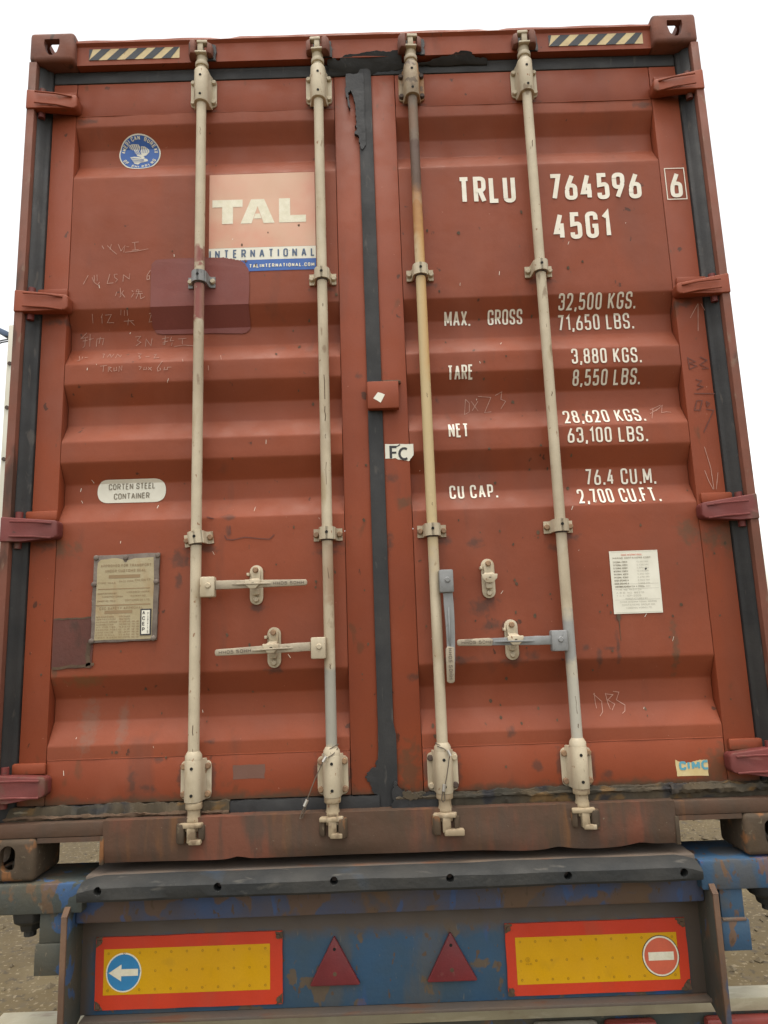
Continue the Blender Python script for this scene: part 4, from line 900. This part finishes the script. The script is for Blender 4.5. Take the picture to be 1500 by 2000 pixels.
drape('lettering', [[(-.7520 - v, .715 + u) for u, v in q] for q in side_], M['black'], dp, flat=.0492, off=.0012)
RV = MB().tube([(0, .053, 0), (0, .0475, 0), (0, .0455, 0)], [.009, .008, .005], 10).mesh('rivet', M['plateedge'], smooth=True)
for x, z in ((-.928, .962), (-.728, .964), (-.932, .876), (-.731, .878), (-.934, .695), (-.736, .698), (-.832, .960)): place(RV, 'rivet', dp, (x, 0, z))
# brown welded patch with rough weld outline
bp = MB().prism(ragged([(-1.0615, .612), (-.933, .612), (-.932, .770), (-1.0615, .770)], .0012, 5, 3), .0595, .0615, 'Y').build('repair_patch', M['brownpatch'], box)
drape('weld_line', ribbon(ragged([(-1.058, .768), (-.935, .770)], .0016, 9, 2)[:10], .005) + ribbon(ragged([(-1.058, .614), (-.926, .622)], .003, 9, 4)[:10], .009) + ribbon(ragged([(-.946, .612), (-.944, .690)], .003, 6, 6)[:7], .014), M['weld'], bp, flat=.0595, off=.0008, step=0)
# white notice
drape('white_notice', rect(.744, .902, .724, .927), M['paper'], doorR, off=.0024, step=0)
NT = ['CHINA INTERNATIONAL', 'MARINE CONTAINERS CORP.', 'EXTERNAL LENGTH', 'EXTERNAL WIDTH', 'EXTERNAL HEIGHT', 'INTERNAL LENGTH', 'INTERNAL WIDTH', 'INTERNAL HEIGHT', 'DOOR OPENING W', 'DOOR OPENING H', 'INTERNAL CUBE']
for k, s_ in enumerate(NT):
    z = .911 - k * .0100 - (.003 if k > 1 else 0)
    drape('notice_print', text_polys(s_, .782 if k == 0 else .754, .850 if k == 0 else (.880 if k == 1 else .800), z, .0055, .0008), M['discred' if k == 0 else 'greyprint'], doorR, off=.0030)
    if k > 1: drape('notice_print', text_polys(('12,192', '2,438', '2,896', '12,032', '2,352', '2,698', '2,340', '2,585', '76.4')[k - 2] + ' MM', .830, .868, z, .0048, .0006), M['paleprint'], doorR, off=.0030)
for k, s_ in enumerate(['MATERIAL CORTEN A STEEL', 'T.I.R. NO. 94511 CN', 'A.B.S. NO. 88213', 'T.C.T. 1CP-2005', 'MANUFACTURED BY', 'CHINA INTERNATIONAL MARINE', 'CONTAINERS GROUP CO.', 'YANGZHOU WORKS LTD.']):
    z = .808 - k * .0098
    a, b = ((.756, .850), (.757, .838), (.757, .846), (.757, .836), (.785, .856), (.766, .885), (.772, .880), (.784, .868))[k]
    drape('notice_print', text_polys(s_, a, b, z, .0052, .0007), M['paleprint' if k else 'greyprint'], doorR, off=.0030)
drape('notice_print', rect(.750, .896, .8185, .8192) + rect(.750, .896, .8035, .8042) + rect(.750, .896, .7680, .7687) + rect(.749, .8995, .9235, .9242) + rect(.7505, .8995, .7275, .7282), M['paleprint'], doorR, off=.0030, step=0)
drape('notice_hole', [ragged([(.856, .862), (.863, .866), (.861, .871), (.855, .869)], .001, 3, 3)], M['black'], doorR, off=.0036, step=0)
drape('rust_run', [ragged([(.752, .722), (.765, .722), (.763, .708), (.760, .700), (.7595, .64), (.7575, .64), (.757, .700), (.753, .710)], .001, 3, 8)], M['weld'], doorR, off=.0016, step=0)
# torn stickers
cm = ragged([(.894, .2205), (.992, .219), (.993, .267), (.972, .267), (.958, .2655), (.940, .260), (.922, .2585), (.908, .263), (.893, .270)], .0010, 4, 5)
drape('torn_maker_sticker', [cm], M['cimcpaper'], doorR, flat=.0612, off=.0006, step=0)
drape('lettering', text_polys('CIM', .903, .968, .2385, .026, .0068, gap=.16) + ribbon([(.992, .2625), (.980, .262), (.9755, .256), (.9755, .2465), (.980, .2415), (.992, .241)], .0068), M['cimcblue'], doorR, flat=.0612, off=.0012)
ec = ragged([(.0245, 1.264), (.045, 1.2635), (.058, 1.265), (.070, 1.259), (.085, 1.2565), (.105, 1.2535), (.110, 1.262), (.119, 1.272), (.120, 1.312), (.025, 1.3145)], .0009, 4, 9)
drape('torn_paper_sticker', [ec], M['paper'], doorR, flat=.0600, off=.0010, step=0)
C_arc = [(.1045 + .0, 1.2955)] + [(.0885 + .0165 * math.cos(a), 1.2785 + .019 * math.sin(a)) for a in [math.radians(55 + k * 25) for k in range(11)]]
drape('lettering', ribbon([(.0435, 1.2645), (.0435, 1.3035), (.063, 1.3030)], .0085) + ribbon([(.0435, 1.2835), (.062, 1.2835)], .007) + ribbon([(.0600, 1.3040), (.0680, 1.3060), (.0755, 1.3110)], .004) + ribbon(C_arc[1:], .0078), M['black'], doorR, flat=.0600, off=.0016)
# scrawl
WHITE_SCRAWL = [[[-0.9521, 2.075], [-0.9444, 2.0616]], [[-0.9327, 2.0743], [-0.9127, 2.0526], [-0.8978, 2.039]], [[-0.9184, 2.0791], [-0.9225, 2.0582]], [[-0.8942, 2.0783], [-0.8837, 2.0516], [-0.8698, 2.0722], [-0.8739, 2.046]], [[-0.8648, 2.0667], [-0.8552, 2.0664]], [[-0.8459, 2.0819], [-0.8218, 2.0837]], [[-0.8362, 2.0815], [-0.8331, 2.0525]], [[-0.8451, 2.0529], [-0.821, 2.0547]], [[-0.8691, 2.0459], [-0.8257, 2.0496], [-0.7873, 2.0561]], [[-0.996, 1.9617], [-1.0115, 1.9286]], [[-0.9814, 1.9534], [-0.9735, 1.935], [-0.9611, 1.9243], [-0.9543, 1.9344]], [[-0.9744, 1.9609], [-0.9722, 1.9376]], [[-0.9649, 1.9632], [-0.9627, 1.9398]], [[-0.9194, 1.9642], [-0.9278, 1.9283], [-0.9063, 1.9301]], [[-0.893, 1.9633], [-0.905, 1.9626], [-0.9022, 1.9506], [-0.8924, 1.9425], [-0.8992, 1.9324]], [[-0.873, 1.9341], [-0.8723, 1.96], [-0.8517, 1.9437], [-0.8499, 1.9644]], [[-0.7782, 1.9748], [-0.7897, 1.9545], [-0.7893, 1.939], [-0.7798, 1.9412], [-0.781, 1.9542], [-0.7887, 1.9519]], [[-0.8818, 1.9112], [-0.8785, 1.8803], [-0.8831, 1.8753]], [[-0.8933, 1.8962], [-0.8976, 1.881]], [[-0.8696, 1.9005], [-0.8764, 1.8905], [-0.864, 1.8747]], [[-0.8409, 1.8995], [-0.836, 1.8942]], [[-0.8426, 1.8739], [-0.8334, 1.889]], [[-0.8219, 1.904], [-0.8264, 1.8939], [-0.805, 1.8957]], [[-0.8171, 1.9038], [-0.8167, 1.8884]], [[-0.8286, 1.8863], [-0.8024, 1.8879]], [[-0.819, 1.8859], [-0.8257, 1.8682]], [[-0.8119, 1.8857], [-0.809, 1.8676], [-0.7949, 1.8748]], [[-0.9797, 1.8213], [-0.9832, 1.7938]], [[-0.9441, 1.8203], [-0.9513, 1.8088]], [[-0.9481, 1.8126], [-0.9513, 1.793]], [[-0.9355, 1.8162], [-0.9137, 1.8176], [-0.9328, 1.7944], [-0.909, 1.7938]], [[-0.8778, 1.8303], [-0.8819, 1.8148]], [[-0.8664, 1.8281], [-0.8695, 1.8125]], [[-0.8565, 1.8298], [-0.8585, 1.8122]], [[-0.8749, 1.7969], [-0.8388, 1.7979]], [[-0.8567, 1.8043], [-0.8629, 1.7846]], [[-0.8531, 1.7982], [-0.8391, 1.784]], [[-0.7829, 1.8161], [-0.7731, 1.8178], [-0.7872, 1.7925], [-0.7701, 1.794]], [[-1.0106, 1.7666], [-1.0314, 1.7444]], [[-1.0266, 1.7467], [-1.0052, 1.7511]], [[-1.0238, 1.7365], [-1.0071, 1.7384]], [[-1.0146, 1.7463], [-1.0159, 1.7184], [-1.0228, 1.711]], [[-0.9984, 1.7611], [-0.9981, 1.7152]], [[-1.0024, 1.7408], [-0.9858, 1.7453]], [[-0.9751, 1.7144], [-0.9737, 1.7424], [-0.9497, 1.7441], [-0.9537, 1.7188]], [[-0.9619, 1.7496], [-0.9658, 1.7243]], [[-0.8393, 1.7454], [-0.8202, 1.7473], [-0.8318, 1.7324], [-0.8196, 1.7243], [-0.836, 1.7121]], [[-0.8024, 1.7084], [-0.8007, 1.7364], [-0.7833, 1.7103], [-0.7801, 1.7382]], [[-0.7454, 1.7345], [-0.7215, 1.7387]], [[-0.7336, 1.7468], [-0.7354, 1.7138], [-0.7426, 1.7165]], [[-0.7428, 1.7216], [-0.7236, 1.7261]], [[-0.7119, 1.741], [-0.7164, 1.7258], [-0.7021, 1.7279]], [[-0.7091, 1.7205], [-0.7113, 1.7078]], [[-0.6878, 1.7325], [-0.659, 1.734]], [[-0.6733, 1.732], [-0.673, 1.7116]], [[-0.7017, 1.705], [-0.6682, 1.7089], [-0.6346, 1.7052]], [[-1.0264, 1.674], [-1.0178, 1.6534], [-1.0263, 1.6505]], [[-1.0133, 1.67], [-1.0116, 1.6565]], [[-1.0051, 1.6662], [-0.9931, 1.6657]], [[-0.9394, 1.6598], [-0.9403, 1.6801], [-0.9475, 1.6805]], [[-0.926, 1.6626], [-0.921, 1.6792], [-0.9116, 1.6619], [-0.9066, 1.6786]], [[-0.8963, 1.6578], [-0.8946, 1.678], [-0.8814, 1.6639], [-0.8792, 1.6739]], [[-0.8233, 1.6781], [-0.8104, 1.6741], [-0.8176, 1.6643], [-0.808, 1.6537], [-0.8143, 1.6507]], [[-0.7929, 1.6597], [-0.779, 1.6611]], [[-0.7665, 1.6686], [-0.7576, 1.6716], [-0.7627, 1.6516], [-0.7444, 1.6541]], [[-0.941, 1.6233], [-0.9176, 1.626]], [[-0.9293, 1.6254], [-0.9309, 1.6032]], [[-0.9128, 1.6199], [-0.9131, 1.6026]], [[-0.9128, 1.6199], [-0.9033, 1.6171], [-0.9102, 1.6124], [-0.9005, 1.6022]], [[-0.8939, 1.6167], [-0.8935, 1.6044], [-0.8843, 1.6065], [-0.8856, 1.6189]], [[-0.8771, 1.6014], [-0.8763, 1.6211], [-0.8679, 1.606], [-0.867, 1.6232]], [[-0.8097, 1.6188], [-0.8003, 1.616], [-0.8071, 1.6063]], [[-0.7909, 1.6157], [-0.793, 1.6059], [-0.7814, 1.6079], [-0.7839, 1.6154]], [[-0.7769, 1.6152], [-0.7649, 1.6024]], [[-0.7652, 1.6148], [-0.7766, 1.6053]], [[-0.7288, 1.6367], [-0.7463, 1.6092], [-0.7438, 1.5992], [-0.7345, 1.6038], [-0.737, 1.6113]], [[-0.7206, 1.6132], [-0.7228, 1.6034], [-0.7111, 1.604], [-0.7113, 1.6119], [-0.6972, 1.6124]], [[-0.5319, 1.6543], [-0.5265, 1.634]], [[-0.5708, 1.613], [-0.5697, 1.5957]], [[-0.6621, 1.6436], [-0.6577, 1.6308]], [[0.3094, 1.4767], [0.3028, 1.4209], [0.3201, 1.4315], [0.3218, 1.4624], [0.3094, 1.4767]], [[0.3288, 1.4691], [0.35, 1.4339]], [[0.352, 1.4683], [0.3302, 1.4346]], [[0.3529, 1.4856], [0.3977, 1.4806], [0.3727, 1.4263], [0.396, 1.4289]], [[0.4127, 1.487], [0.4361, 1.4987], [0.4317, 1.4725], [0.4478, 1.465], [0.4296, 1.4381]], [[0.941, 1.4149], [0.9816, 1.4328]], [[0.9522, 1.4187], [0.935, 1.3768]], [[0.9354, 1.3979], [0.9764, 1.422]], [[0.9591, 1.4098], [0.9882, 1.4326], [0.9757, 1.4005], [0.9933, 1.404], [1.0086, 1.4008]], [[1.1309, 1.7819], [1.12, 1.68]], [[1.1309, 1.7819], [1.0982, 1.7296]], [[1.1407, 1.7816], [1.159, 1.739]], [[1.0954, 1.2679], [1.1086, 1.1949], [1.1105, 1.1218]], [[1.0869, 1.1876], [1.0961, 1.1526], [1.108, 1.1219]], [[1.1182, 1.1215], [1.1303, 1.1781]], [[0.6698, 0.4764], [0.6716, 0.4291]], [[0.6668, 0.4738], [0.6922, 0.4489], [0.688, 0.4186], [0.6766, 0.4066]], [[0.7055, 0.4751], [0.7143, 0.4252]], [[0.7052, 0.4725], [0.7297, 0.469], [0.7118, 0.4536], [0.7321, 0.4397], [0.7191, 0.4226]], [[0.7306, 0.4796], [0.7496, 0.4763], [0.7392, 0.4527], [0.764, 0.4362], [0.7589, 0.4188], [0.7487, 0.4117]]]
DARK_SCRAWL = [[[1.0733, 1.5872], [1.0759, 1.5415]], [[1.073, 1.5844], [1.0978, 1.5696], [1.0762, 1.5648], [1.1003, 1.5543], [1.0782, 1.5437]], [[1.1155, 1.5857], [1.138, 1.5738], [1.1129, 1.5584], [1.139, 1.5442], [1.1181, 1.5426]], [[1.0921, 1.505], [1.1116, 1.4999], [1.0959, 1.4853], [1.1139, 1.4791], [1.0914, 1.4687]], [[1.082, 1.4551], [1.1563, 1.4526]], [[1.0872, 1.43], [1.1058, 1.4293], [1.0943, 1.3962], [1.0761, 1.397], [1.0872, 1.43]], [[1.1187, 1.4261], [1.1294, 1.4189], [1.1202, 1.4089], [1.1187, 1.4261]], [[1.1163, 1.3987], [1.1409, 1.3942], [1.0987, 1.3182]], [[-0.5128, 1.0239], [-0.506, 1.01], [-0.4858, 1.0071], [-0.4454, 1.0148], [-0.4006, 1.0087], [-0.3647, 1.0052], [-0.3489, 1.0205]], [[-0.5725, 1.088], [-0.5491, 1.0798]], [[-0.4949, 1.0551], [-0.4939, 1.0278]]]
P = []
for pl in WHITE_SCRAWL: P += ribbon(pl, .0019)
drape('chalk_scrawl', P, M['scrawl'], doorL, off=.0018)
P = []
for pl in DARK_SCRAWL: P += ribbon(pl, .0036)
drape('marker_scrawl', P, M['dkscrawl'], doorR, off=.0018)
# nicks and scratches
P = []; Q = []
rs = random.Random(11)
for k in range(46):
    x = rs.choice((rs.uniform(-1.02, -.14), rs.uniform(.13, 1.03))); z = rs.uniform(.22, 2.1); L_ = rs.uniform(.003, .016); a = rs.uniform(.9, 2.2)
    P += ribbon([(x, z), (x + L_ * math.cos(a), z + L_ * math.sin(a))], rs.uniform(.0009, .0018))
for k in range(150):
    x = rs.choice((rs.uniform(-1.14, -.04), rs.uniform(.03, 1.13), rs.uniform(.10, .75))); z = rs.uniform(.22, 2.2) if k % 3 else rs.uniform(.35, 1.05); r = rs.uniform(.0022, .0065)
    if abs(abs(x) - .1) < .02 or abs(abs(x) - 1.056) < .02: continue
    Q.append([(x + r * rs.uniform(.5, 1.1) * math.cos(q * .9), z + r * 1.3 * rs.uniform(.5, 1.2) * math.sin(q * .9)) for q in range(7)])
drape('paint_chip', P, M['white'], doorR, off=.0015)
drape('rust_spot', Q, M['weld'], doorR, off=.0012)
drape('grey_smudge', [ragged(rect(-.483, -.384, .257, .300)[0], .002, 4, 5)], mat('grey_brown_smudge', (.17, .085, .062), rough=.7), doorL, flat=.0612, off=.0006, step=0)

# ---- container body behind the doors --------------------------------
def side_wall(s):
    b = MB(); x = s * 1.205; pts = []; y = .12; P_ = []
    while y < LEN - .2:
        P_ += [(y, x), (y + .07, x), (y + .14, x - s * .036), (y + .21, x - s * .036)]; y += .28
    n = len(P_); vs = [(p[1], p[0], z) for z in (.16, 2.80) for p in P_] + [(p[1] - s * .003, p[0], z) for z in (.16, 2.80) for p in P_]
    fs = [(i, i + 1, n + i + 1, n + i) for i in range(n - 1)] + [(2 * n + i, 3 * n + i, 3 * n + i + 1, 2 * n + i + 1) for i in range(n - 1)]
    b.add(vs, fs); b.build('side_wall', M['red'], box)
    MB().box(*sorted((s * 1.219, s * 1.15)), .178, LEN - .178, .02, .16).build('bottom_side_rail', M['sill'], box)
    MB().box(*sorted((s * 1.219, s * 1.16)), .178, LEN - .178, 2.80, 2.868).build('top_side_rail', M['frame'], box)
side_wall(-1); side_wall(1)
rv = []; nR = 86
MB().prism([(.12 + i * (LEN - .24) / nR, 2.858 + (.018 if i % 4 in (1, 2) else 0)) for i in range(nR + 1)] + [(LEN - .12, 2.85), (.12, 2.85)], -1.16, 1.16, 'X').build('roof', M['frame'], box)
MB().box(-1.15, 1.15, .13, LEN - .1, .12, .16).build('floor', M['sill'], box)
MB().box(-1.16, 1.16, LEN - .06, LEN - .02, .04, 2.84).build('front_wall', M['red'], box)

# ================================================================ cable seals
def seal(pts_list, tubes, label):
    t = thing('cable_seal', label, 'cable seal', pts_list[0][0], 'cable seals tied round the bar feet')
    for pts in pts_list: MB().tube(pts, .0016, 6).build('wire', M['wire'], t, smooth=True)
    for a, b in tubes: MB().tube([a, b], .0052, 8).build('crimp', M['chrome'], t)
    return t
ring1 = [(-.172 + .021 * math.cos(a), .020 - .021 * math.sin(a), .345 + .012 * math.cos(a) + .004 * math.sin(a)) for a in [k * .5236 for k in range(13)]]
seal([ring1, [(-.195, .0, .335), (-.193, -.012, .319), (-.222, -.006, .262), (-.250, -.006, .196), (-.262, -.004, .165)], [(-.250, -.006, .196), (-.262, .0, .170), (-.270, .0, .150), (-.262, .0, .152), (-.254, .0, .172), (-.248, -.004, .196)], [(-.151, .010, .348), (-.165, -.006, .333), (-.190, -.012, .319)]],
     [((-.186, -.012, .327), (-.196, -.012, .312)), ((-.246, -.006, .204), (-.255, -.005, .186))], 'long loose wire seal hanging in front of the left door from its inner bar')
ring2 = [(.168 + .021 * math.cos(a), .020 - .021 * math.sin(a), .343 - .008 * math.cos(a)) for a in [k * .5236 for k in range(13)]]
seal([ring2, [(.150, .0, .345), (.170, -.010, .338), (.183, -.012, .326)], [(.186, -.013, .320), (.181, -.013, .290), (.174, -.013, .255), (.1665, -.013, .228), (.164, -.013, .212)], [(.162, -.013, .222), (.158, -.013, .205), (.156, -.012, .192), (.160, -.012, .185), (.166, -.012, .190), (.166, -.013, .206), (.163, -.013, .220)]],
     [((.181, -.013, .333), (.188, -.013, .317)), ((.1665, -.013, .236), (.163, -.013, .216))], 'short taut wire seal lying on the right door bar housing, crimped at both ends')

# ================================================================ the trailer
tr = thing('semi_trailer', 'scuffed blue container trailer with rusty rear beam, marker boards and triangular reflectors', 'trailer', (0, 0, G))
# top bed strip and rubber pad
MB().box(-.905, .900, -.002, .200, -.035, .012).build('bed_edge', M['bed'], tr, bevel=.006)
n = 60; vs = []; fs = []
padme = MB()
pr = [(-.0035, .0135), (-.022, .013), (-.052, .002), (-.060, -.006), (-.060, -.036), (-.055, -.043), (-.0035, -.043)]
for i in range(n + 1):
    x = -.905 + 1.800 * i / n
    for (y, z) in pr:
        q = .0022 * noise.noise(Vector((x * 6, y * 30, z * 30)))
        zz = z - (.012 * max(0, 1 - (i / 1.6)) + .014 * max(0, 1 - ((n - i) / 1.6)) if z > -.01 else 0)
        vs.append((x, y + q, zz + q))
k_ = len(pr)
fs = [(k_ * i + k, k_ * i + (k + 1) % k_, k_ * i + k_ + (k + 1) % k_, k_ * i + k_ + k) for i in range(n) for k in range(k_)] + [tuple(range(k_ - 1, -1, -1)), tuple(range(k_ * n, k_ * n + k_))]
pm = padme.add(vs, fs).mesh('rubber_pad', M['pad'])
cuts = [MB().tube([(x, -.09, z), (x, -.02, z)], .0118, 14).mesh('c', M['hole']) for x, z in ((-.845, -.014), (-.501, -.014), (-.167, -.010), (.167, -.013), (.506, -.017), (.840, -.020))]
pad = place(boolean(pm, cuts), 'rubber_pad', tr)
for x, z in ((-.845, -.014), (-.501, -.014), (-.167, -.010), (.167, -.013), (.506, -.017), (.840, -.020)):
    MB().tube([(x, -.021, z), (x, -.029, z)], .008, 6).build('bolt', M['darkbolt'], pad)
# rear beam: upper band, ledge, recessed panel
MB().box(-.9395, .9255, .022, .19, -.128, -.0435).build('upper_band', M['blue_band'], tr, bevel=.008)
MB().box(-.948, .934, .086, .19, -.402, -.130).build('rear_panel', M['panelblue'], tr, bevel=.004)
MB().box(-.93, .93, .05, .19, -.412, -.4025).build('panel_lip', M['bed'], tr, bevel=.002)
for s, x in ((-1, -.948), (1, .934)):
    pts = [(-.004, -.066), (.110, -.066), (.110, -.400), (-.022, -.452), (-.030, -.440), (-.030, -.090)]
    MB().prism(pts, x - .007, x + .007, 'X').build('end_plate', M['blue_dirty'], tr, bevel=.002)
    MB().box(x - .0085, x + .0085, -.036, -.028, -.445, -.088).build('plate_edge', M['rustedge'], tr, bevel=.002)
    MB().add([(x - .0085, -.036, -.088), (x + .0085, -.036, -.088), (x + .0085, -.004, -.060), (x - .0085, -.004, -.060), (x - .0085, -.028, -.094), (x + .0085, -.028, -.094), (x + .0085, .002, -.067), (x - .0085, .002, -.067)], [(0, 1, 2, 3), (7, 6, 5, 4), (0, 4, 5, 1), (1, 5, 6, 2), (2, 6, 7, 3), (3, 7, 4, 0)]).build('plate_edge', M['rustedge'], tr)
# outriggers with hanging brackets and twistlock nuts
for s in (-1, 1):
    m_ = 'blue_dirty' if s < 0 else 'blue_steel'
    MB().box(*sorted((s * .9065, s * 1.262)), -.012, .195, -.086, -.004).build('outrigger', M[m_], tr, bevel=.006)
    xb = 1.0 if s < 0 else .994
    MB().box(*sorted((s * (xb - .034), s * (xb + .034))), .0, .070, -.168, -.0865).build('hanger_bracket', M[m_], tr, bevel=.003)
    MB().box(*sorted((s * (xb - .040), s * (xb + .042))), -.008, .085, -.252, -.1685).build('hanger_bracket', M[m_], tr, bevel=.004)
    if s > 0: MB().box(.958, 1.028, -.010, .006, -.172, -.164).build('hanger_lip', M['bed'], tr, bevel=.002)
    xc = -1.088 if s < 0 else 1.128
    MB().tube([(xc, .06, -.0865), (xc, .06, -.118), (xc, .06, -.130), (xc, .06, -.148)], [.056, .054, .034, .030], 6 if s < 0 else 14).build('twistlock_nut', M['nut'], tr, bevel=.003)
    MB().tube([(xc, .06, -.095), (xc, .06, -.165)], .018, 10).build('twistlock_stem', M['nut'], tr)
    MB().tube([(s * 1.138, .089, -.004), (s * 1.138, .089, .030), (s * 1.138, .089, .07)], [.026, .026, .012], 12).build('twistlock_cone', M['casting'], tr)
# marker boards
def marker(x0, x1, z0, z1, yx0, yx1, yz0, yz1, left):
    b = MB().prism(ragged(rounded([(x0, z0, 0), (x1, z0, 0), (x1, z1, 0), (x0, z1, 0)], .01, True), .0009, 8, 3 if left else 7), .0795, .0855, 'Y')
    mk = place(b.mesh('marker_board', M['reflred']), 'marker_board', tr, label='red bordered yellow marker board with a ' + ('blue arrow disc' if left else 'no entry disc'))
    drape('yellow_sheet', rect(yx0, yx1, yz0, yz1), M['reflyel'], mk, flat=.0795, off=.0006, step=0)
    dm = []
    for j, z in enumerate((yz1 - .012, (yz0 + yz1) / 2, yz0 + .013)):
        for k in range(11):
            x = yx0 + .014 + k * (yx1 - yx0 - .028) / 10
            dm += ribbon([(x + .0028 * math.cos(a * 1.047), z + .0028 * math.sin(a * 1.047)) for a in range(6)], .0014, True)
    d_ = drape('dimple_marks', dm, M['dimple'], mk, flat=.0795, off=.0012); d_['kind'] = 'stuff'
    return mk
mL = marker(-.897, -.337, -.386, -.187, -.872, -.374, -.3455, -.220, True)
mR = marker(.335, .880, -.388, -.190, .364, .850, -.358, -.2285, False)
def disc(cx, cz, r, n=36, ky=1.02): return [(cx + r * math.cos(2 * math.pi * k / n), cz + r * ky * math.sin(2 * math.pi * k / n)) for k in range(n)]
drape('arrow_disc', [disc(-.8115, -.2845, .0530)], M['signwhite'], mL, flat=.0795, off=.0014, step=0)
drape('arrow_disc', [disc(-.8115, -.2845, .0490)], M['discblue'], mL, flat=.0795, off=.0020, step=0)
drape('arrow', [[(-.856, -.2845), (-.818, -.262), (-.818, -.275), (-.768, -.275), (-.768, -.294), (-.818, -.294), (-.818, -.308)][::-1]], M['signwhite'], mL, flat=.0795, off=.0026, step=0)
drape('no_entry_disc', [disc(.7975, -.2925, .0560)], M['black'], mR, flat=.0795, off=.0014, step=0)
drape('no_entry_disc', [disc(.7975, -.2925, .0540)], M['signwhite'], mR, flat=.0795, off=.0020, step=0)
drape('no_entry_disc', [disc(.7975, -.2925, .0495)], M['discred'], mR, flat=.0795, off=.0026, step=0)
drape('no_entry_bar', rect(.760, .836, -.304, -.281), M['signwhite'], mR, flat=.0795, off=.0032, step=0)
drape('approval_mark', ribbon(disc(.3985, -.290, .0062, 12), .0009, True) + text_polys('3', .3965, .4005, -.2935, .007, .001) + text_polys('016.55', .392, .410, -.3035, .0035, .0007), M['dimple'], mR, flat=.0795, off=.0014)
drape('bare_corner', [ragged([(x, z), (x + a, z), (x + a * .6, z + b * .6), (x, z + b)], .003, 4, 5 + i) for i, (x, z, a, b) in enumerate([(-.897, -.187, .022, -.03), (-.897, -.386, .026, .028), (-.337, -.187, -.02, -.024), (-.337, -.386, -.022, .03), (.335, -.190, .022, -.026), (.335, -.388, .022, .026), (.880, -.190, -.03, -.03), (.880, -.388, -.03, .03)])], M['weld'], mL, flat=.0795, off=.0009, step=0)
for mk, L4 in ((mL, ((-.886, -.2), (-.886, -.374), (-.349, -.2), (-.349, -.372))), (mR, ((.346, -.203), (.347, -.372), (.868, -.205), (.868, -.374)))):
    for x, z in L4: MB().tube([(x, .0795, z), (x, .074, z)], .0065, 8).build('screw', M['weld'], mk)
# triangular reflectors
for cx, zb in ((-.180, -.340), (.1695, -.3405)):
    rf = MB().prism([tuple(p) for p in rounded([(cx - .0765, zb), (cx + .0765, zb), (cx, zb + .137)], .006, True, 2)], .073, .0858, 'Y').build('triangle_reflector', M['reflector'], tr, bevel=.003)
    for dz, r, m_ in ((.100, .0048, 'hole'), (.032, .0060, 'weld')): MB().tube([(cx + .0, .0735, zb + dz), (cx, .0724, zb + dz)], r, 10).build('reflector_screw', M[m_], rf)
# underrun bar with lamps
MB().prism([(.196, -.470), (.275, -.470), (.275, -.476), (.202, -.476), (.202, -.505), (.196, -.507)], -1.262, 1.262, 'X').build('underrun_bar', M['galv'], tr, bevel=.0022)
MB().box(-1.262, 1.262, .205, .270, -.58, -.477).build('underrun_beam', M['blue_dirty'], tr)
for x0, x1, m_ in ((-.62, -.30, 'lamp'), (-.29, -.05, 'lamp'), (.42, .62, 'lamp'), (.64, .80, 'lampred'), (-.85, -.66, 'lampred'), (.95, 1.2, 'lampred')):
    MB().box(x0, x1, .165, .204, -.60, -.512).build('tail_lamp', M[m_], tr, bevel=.014)
for x in (-.42, .42): MB().box(x - .05, x + .05, .19, LEN - .3, -.42, -.10).build('chassis_rail', M['blue_dirty'], tr)
for y in (1.0, 3.2, 5.4, 7.6, 9.8): MB().box(-1.18, 1.18, y, y + .10, -.16, -.06).build('cross_member', M['blue_dirty'], tr)
def lathe(prof_, n=28):
    b = MB(); vs = []; k = len(prof_)
    for i in range(n):
        a = 2 * math.pi * i / n; vs += [(x, r * math.cos(a), r * math.sin(a)) for x, r in prof_]
    fs = [(i * k + j, i * k + (j + 1) % k, ((i + 1) % n) * k + (j + 1) % k, ((i + 1) % n) * k + j) for i in range(n) for j in range(k)]
    return b.add(vs, fs)
tyre = lathe([(-.12, .29), (-.14, .36), (-.135, .45), (-.11, .49), (-.03, .50), (.03, .50), (.11, .49), (.135, .45), (.14, .36), (.12, .29)]).mesh('tyre', M['tyre'], smooth=True)
rim = lathe([(-.11, .29), (-.05, .25), (-.02, .12), (.02, .12), (-.01, .26), (.11, .29)]).mesh('rim', M['blue_dirty'], smooth=True)
for y in (2.1, 3.4, 4.7):
    MB().tube([(-1.0, y, G + .5), (1.0, y, G + .5)], .07, 14).build('axle', M['nut'], tr)
    for x in (-1.08, -.76, .76, 1.08):
        t_ = place(tyre, 'wheel', tr, (x, y, G + .5)); place(rim, 'rim', t_, (x, y, G + .5))

# ================================================================ pole beyond the container
PX, PY = -4.915, 7.0
po = thing('utility_pole', 'pale cream square pole with dark cables behind the left edge of the container', 'pole', (PX, PY, G))
MB().box(PX - .15, PX + .15, PY, PY + .3, G - .1, 5.12).build('pole_shaft', M['poleconc'], po, bevel=.012)
for z in (4.55, 3.92, 3.2): MB().tube([(PX - .10, PY + .001, z), (PX - .10, PY - .02, z)], .028, 8).build('bolt', M['darkbolt'], po)
MB().prism([(-5.06, 5.02), (-5.12, 5.06), (-5.26, 5.13), (-5.34, 5.13), (-5.30, 5.08), (-5.16, 4.99), (-5.06, 4.97)], PY + .05, PY + .17, 'Y').build('cable_bracket', M['navy'], po, bevel=.008)
for dz, sl in ((4.93, -.02), (4.96, .04)):
    MB().tube([(-5.06, PY + .1, dz), (-5.20, PY + .1, dz - .02), (-5.8, PY + .3, dz - .12 + sl), (-8, PY + 1, dz - .35 + sl * 4), (-14, PY + 3, dz + sl * 9)], .011, 6).build('cable', M['black'], po, smooth=True)
# dark stub on the ground seen through the gap
